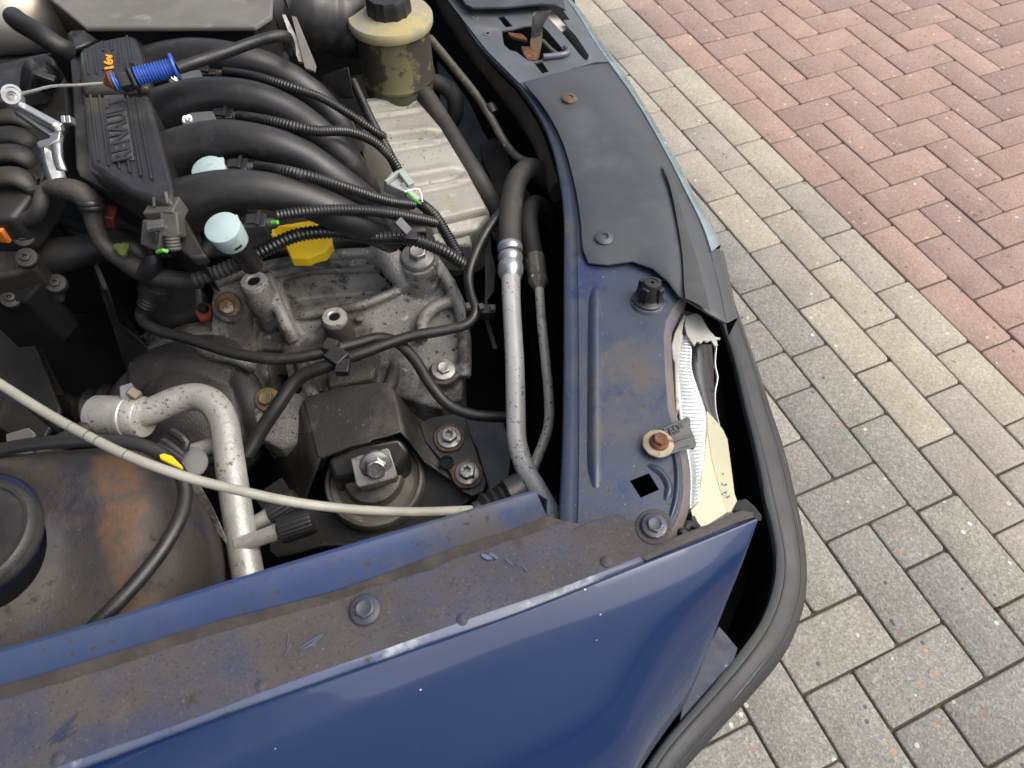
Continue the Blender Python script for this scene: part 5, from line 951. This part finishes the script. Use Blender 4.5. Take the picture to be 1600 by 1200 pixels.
# ---- air-con pipes
m_acp = mat('bright_pipe', (.54, .54, .515), (.45, .445, .415), 20, .36, .2, bump=.15, bsc=300, layers=[((.38, .34, .26), 22, .60, .74, .75, .1), ((.05, .045, .04), 240, .57, .61, .8, 0, .65, 30)])
ac = obj('aircon_pipe', *tube([(798, 420, .690), (799, 470, .687), (804, 560, .682), (806, 640, .677), (808, 690, .675), (820, 730, .675), (842, 768, .68), (862, 805, .685), (870, 850, .68)], [.0115, .0108, .0105, .0105, .0105, .0102, .0098, .0092, .0088], 20), m_acp, car, label='bright aluminium air conditioning pipe with crimped rubber hose')
obj('rubber_hose', *tube([(880, 335, .62), (868, 300, .655), (850, 274, .685), (828, 264, .70), (809, 280, .705), (800, 315, .703), (797, 355, .699), (798, 400, .694)], .0142, 22), m_hose, ac, label='fat black rubber hose')
ca = P((797, 383, .697)); cb = P((798, 436, .688)); cdir = cb - ca; CL = cdir.length
obj('crimp', *lathe(ca, cdir, [(.0140, 0), (.0152, .002), (.0152, CL * .16), (.0138, CL * .22), (.0134, CL * .28), (.0150, CL * .34), (.0150, CL * .44), (.0136, CL * .5), (.0136, CL * .56), (.0152, CL * .62), (.0154, CL * .80), (.0135, CL * .92), (.0108, CL * 1.05)], 28), m_alubright, ac)
ac2 = obj('thin_aircon_pipe', *tube([(842, 440, .672), (846, 500, .668), (853, 570, .664), (858, 630, .660), (857, 665, .658), (846, 700, .656), (836, 724, .655), (828, 750, .652)], .0056, 14), mat('speckled_pipe', (.56, .53, .455), (.46, .43, .36), 30, .42, .15, layers=[((.07, .06, .05), 220, .58, .63, .8, 0), ((.28, .22, .14), 40, .58, .7, .8, .1)]), car, label='thin speckled aluminium pipe beside the thick one')
obj('rubber_hose', *tube([(862, 350, .62), (850, 326, .655), (836, 318, .672), (828, 332, .680), (828, 360, .680), (836, 405, .676)], .0115, 18), m_hose, ac2)
ca = P((836, 400, .677)); cb = P((842, 448, .671)); cdir = cb - ca; CL = cdir.length
obj('crimp', *lathe(ca, cdir, [(.0100, 0), (.0118, .001), (.0118, CL * .66), (.0105, CL * .70), (.0122, CL * .76), (.0122, CL * .88), (.0095, CL * .95), (.006, CL * 1.1)], 32, wob=lambda a: 1 + .035 * math.cos(8 * a)), mat('olive_crimp', (.22, .20, .14), (.14, .13, .10), 60, .5, .4, layers=[((.60, .57, .45), 90, .62, .68, .5, .4)]), ac2)
# ---- silver pipe in front of the tower
sil = obj('silver_pipe', *tube([(200, 650, .665), (232, 644, .668), (275, 626, .672), (306, 620, .674), (332, 630, .674), (348, 655, .672), (356, 700, .668), (364, 755, .663), (374, 820, .656), (386, 890, .648), (394, 935, .642)], .0148, 24), m_alu, car, label='thick speckled silver pipe bent like a cane')
ca = P((150, 650, .662)); cb = P((226, 652, .668)); cdir = (cb - ca); CL = cdir.length
obj('union', *lathe(ca, cdir, [(.0, .002), (.0155, .002), (.0165, 0), (.0215, 0), (.0225, .002), (.0225, CL * .62), (.0235, CL * .64), (.0235, CL * .72), (.0222, CL * .74), (.0222, CL * .97), (.021, CL), (.014, CL)], 36), m_alu, sil)
obj('clamp', *bar((186, 612, .692), (206, 606, .692), .016, .012), m_alubright, sil, bevel=.0015)
obj('clamp_bolt', *bar((200, 608, .697), (217, 618, .692), .010, .014), mat('brown_clamp', (.22, .18, .13), (.16, .13, .10), 60, .6, .3, layers=[((.5, .48, .44), 60, .62, .7, .5, .5)]), sil, bevel=.0015)
for (a, b, c, lab) in [((372, 852, .66), (438, 830, .668), (492, 812, .672), 1), ((378, 828, .64), (424, 805, .650), (466, 780, .655), 2)]:
    obj('service_port', *tube([a, ((a[0] + b[0]) / 2, (a[1] + b[1]) / 2, (a[2] + b[2]) / 2), b], [.0085, .0078, .0092], 16), m_alu, sil)
    pb, pc_ = P(b), P(c); dd = pc_ - pb
    obj('port_cap', *lathe(pb, dd, [(.0115, 0), (.0128, .002), (.0128, dd.length * .86), (.0118, dd.length * .97), (.010, dd.length), (0, dd.length)], 72, wob=lambda a: 1 + .022 * math.cos(24 * a)), m_rubber, sil, ang=30, label='ribbed black service port cap')
obj('low_pipe', *tube([(295, 708, .64), (320, 700, .645), (345, 692, .65)], .009, 14), m_alu, car, label='short silver pipe behind the cane shaped pipe')
obj('low_pipe_second', *tube([(300, 722, .635), (345, 718, .64)], .006, 12), m_castdark, bpy.data.objects['low_pipe'])
# ---- strut tower
def rustband():
    m = m_tower.copy(); m.name = 'rusty_strut_tower'; nt = m.node_tree; N = nt.nodes; L = nt.links; bs = N['Principled BSDF']
    tc = N.new('ShaderNodeTexCoord'); a, b = at(212, 715, .78) - B, at(206, 960, .775) - B; d = (b - a).normalized(); n = Vector((-d.y, d.x, 0))
    dp = N.new('ShaderNodeVectorMath'); dp.operation = 'DOT_PRODUCT'; L.new(tc.outputs['Object'], dp.inputs[0]); dp.inputs[1].default_value = n
    nz = N.new('ShaderNodeTexNoise'); nz.inputs['Scale'].default_value = 28; nz.inputs['Detail'].default_value = 6; L.new(tc.outputs['Object'], nz.inputs['Vector'])
    def mth(op, x, y):
        k = N.new('ShaderNodeMath'); k.operation = op
        for s, i in ((x, 0), (y, 1)):
            if isinstance(s, (int, float)): k.inputs[i].default_value = s
            else: L.new(s, k.inputs[i])
        return k.outputs[0]
    dist = mth('ABSOLUTE', mth('SUBTRACT', dp.outputs['Value'], a.dot(n)), 0)
    e = mth('ADD', dist, mth('MULTIPLY', mth('SUBTRACT', nz.outputs[0], .5), .05))
    mr = N.new('ShaderNodeMapRange'); mr.inputs[1].default_value = .019; mr.inputs[2].default_value = .006; L.new(e, mr.inputs[0])
    n2 = N.new('ShaderNodeTexNoise'); n2.inputs['Scale'].default_value = 90; n2.inputs['Detail'].default_value = 5; L.new(tc.outputs['Object'], n2.inputs['Vector'])
    cr = N.new('ShaderNodeValToRGB'); el = cr.color_ramp.elements; el[0].position = .35; el[0].color = (.055, .042, .032, 1); el[1].position = .70; el[1].color = (.085, .042, .018, 1); k = el.new(.54); k.color = (.095, .052, .028, 1); L.new(n2.outputs[0], cr.inputs[0])
    src = bs.inputs['Base Color'].links[0].from_socket; mx = N.new('ShaderNodeMix'); mx.data_type = 'RGBA'; L.new(mr.outputs[0], mx.inputs[0]); L.new(src, mx.inputs[6]); L.new(cr.outputs[0], mx.inputs[7]); L.new(mx.outputs[2], bs.inputs['Base Color'])
    return m
tw = obj('strut_tower', *loft([
    [(-45, 730, .797), (12, 744, .797), (48, 776, .797), (70, 820, .797), (72, 862, .797), (52, 908, .797), (10, 945, .797), (-40, 960, .797)],
    [(-40, 722, .803), (40, 734, .805), (85, 762, .804), (105, 812, .793), (106, 870, .785), (85, 925, .783), (40, 975, .786), (-30, 1010, .792)],
    [(-30, 715, .802), (75, 714, .804), (142, 742, .808), (182, 800, .806), (190, 870, .798), (170, 940, .788), (120, 1000, .785), (30, 1060, .78)],
    [(-20, 712, .797), (100, 705, .799), (190, 706, .798), (246, 750, .794), (268, 830, .788), (262, 910, .78), (230, 980, .772), (150, 1080, .76)],
    [(-10, 714, .787), (110, 702, .788), (215, 699, .784), (288, 745, .772), (325, 820, .757), (335, 900, .745), (320, 980, .735), (260, 1080, .72)],
    [(0, 735, .70), (115, 715, .70), (220, 706, .69), (300, 750, .66), (345, 830, .63), (360, 920, .60), (350, 1010, .58), (300, 1100, .58)]], 60), rustband(), car, ang=80, label='rusty grime covered strut tower in the lower left', sub=1)
tc_ = at(-44, 838, .812); tcx = Vector((0, -.05, 1))
obj('blue_collar', *lathe(at(-44, 838, .797), tcx, [(.0495, -.010), (.050, .001), (.048, .005), (.042, .007), (0, .007)], 48), mat('deep_blue_paint', (.010, .013, .045), (.016, .018, .04), 20, .4, 0, coat=.2), tw)
cp = obj('strut_cap', *lathe(tc_, tcx, [(r * .83, h) for r, h in [(.050, -.014), (.0525, -.011), (.0530, -.006), (.0515, -.003), (.0530, -.001), (.0520, .003), (.0490, .005), (.0455, .0045), (.0440, .0022), (.030, .0028), (.026, .001), (0, .001)]], 64), mat('aged_rubber_cap', (.034, .033, .030), (.024, .0235, .0225), 14, .5, 0, bump=.25, bsc=400, layers=[((.11, .105, .09), 22, .55, .75, .85, 0)]), car, label='round black rubber cap on the strut tower, cut by the left edge')
obj('strut_nut', *lathe(at(-46, 836, .8135), tcx, [(.0145, -.002), (.014, .003), (.008, .006), (0, .006)], 20), m_rust, cp)
hs_ = obj('washer_hose', *tube([(-40, 712, .806), (10, 701, .808), (70, 692, .812), (150, 688, .812), (222, 696, .810), (266, 720, .806), (288, 756, .800), (286, 797, .798), (262, 846, .800), (226, 895, .802), (182, 944, .802), (140, 985, .80), (120, 1003, .80)], .0055, 14), m_rubber, car, label='black hose looping over the strut tower')
obj('yellow_tag', *plate([(248, 710, .817), (256, 708, .817), (268, 712, .816), (284, 728, .812), (283, 732, .811), (265, 724, .813), (250, 717, .815)], .004), m_yellow, hs_, bevel=.0008)
hc = obj('hose_clip_holder', *tube([(268, 674, .79), (280, 681, .79), (291, 690, .788), (291, 700, .785), (280, 706, .783), (272, 702, .783)], .0034, 8), m_black, car, label='black open hose clip behind the tower')
obj('clip_hook', *tube([(254, 690, .79), (268, 698, .79), (285, 712, .785)], .0036, 8), m_black, hc); obj('clip_hook', *tube([(246, 698, .795), (262, 706, .793), (284, 720, .785)], .0036, 8), m_black, hc)
obj('clip_disc', *lathe(at(298, 722, .772), (.4, -.3, .9), [(.010, -.003), (.0135, -.002), (.0135, .001), (.012, .002), (0, .002)], 26), m_grey, hc)
obj('tower_brace', *plate([(292, 752, .745), (305, 745, .745), (330, 790, .715), (352, 838, .69), (352, 848, .685), (340, 832, .69), (310, 788, .715)], .004), m_cast, car, bevel=.0008, label='grey brace strip beside the tower')
obj('cavity_bracket', *plate([(8, 678, .70), (44, 668, .70), (54, 676, .695), (50, 700, .685), (46, 722, .675), (12, 714, .68)], .004), mat('grey_bracket', (.16, .15, .14), (.11, .105, .10), 30, .7, .1, layers=[((.2, .13, .08), 30, .6, .7, .9, 0)]), car, bevel=.001, label='small grey bracket above the black hose')
obj('grey_pipe', *tube([(60, 712, .66), (100, 690, .665), (145, 665, .668)], .010, 14), m_castdark, car, label='grey pipe leading to the silver union')
# ---- pale Bowden cable across everything
cb_ = obj('bowden_cable', *tube([(-330, 400, .865), (-190, 480, .855), (-60, 562, .847), (0, 600, .845), (60, 638, .845), (120, 672, .844), (200, 712, .842), (290, 745, .834), (372, 766, .822), (450, 783, .805), (540, 795, .78), (640, 800, .745), (740, 797, .70)], [.0038, .0038, .0038, .0038, .0038, .0038, .0037, .0037, .0037, .0038, .0039, .0041, .0044], 14), m_cream, car, label='grey white Bowden cable sagging across the engine bay')
for (x, y, z) in [(112, 667.5, .844), (137, 681, .8437), (153, 689, .8435), (198, 711, .842)]:
    obj('sheath_crack', *lathe(at(x, y, z), at(x + 10, y + 5, z) - at(x, y, z), [(.0037, -.0003), (.0040, -.0003), (.0040, .0003), (.0037, .0003)], 16), m_connector, cb_)
dirb = P((800, 768, .70)) - P((742, 796, .70)); Lb = dirb.length
obj('cable_boot', *lathe(P((740, 797, .70)), dirb, [(.005, 0), (.007, .001), (.007, Lb * .18)] + [(.0125 if k % 2 else .0085, Lb * (.22 + .1 * k)) for k in range(7)] + [(.0145, Lb * .9), (.0145, Lb * 1.3), (0, Lb * 1.3)], 22), m_rubber, cb_)

# ---- raised bonnet, hinged at the windscreen: it shades the bay from behind
bn = []
for t in (0, .12, .3, .5, .7, .88, 1):
    bn.append([Vector((-.93 + .42 * t + .03 * math.sin(t * math.pi) * -1, y, .93 + 1.0 * t - .02 * ((y - .87) / .7) ** 2)) for y in [.16 + 1.42 * k / 12 for k in range(13)]])
obj('bonnet', *grid(bn), m_paint, car, ang=60, thick=.012)
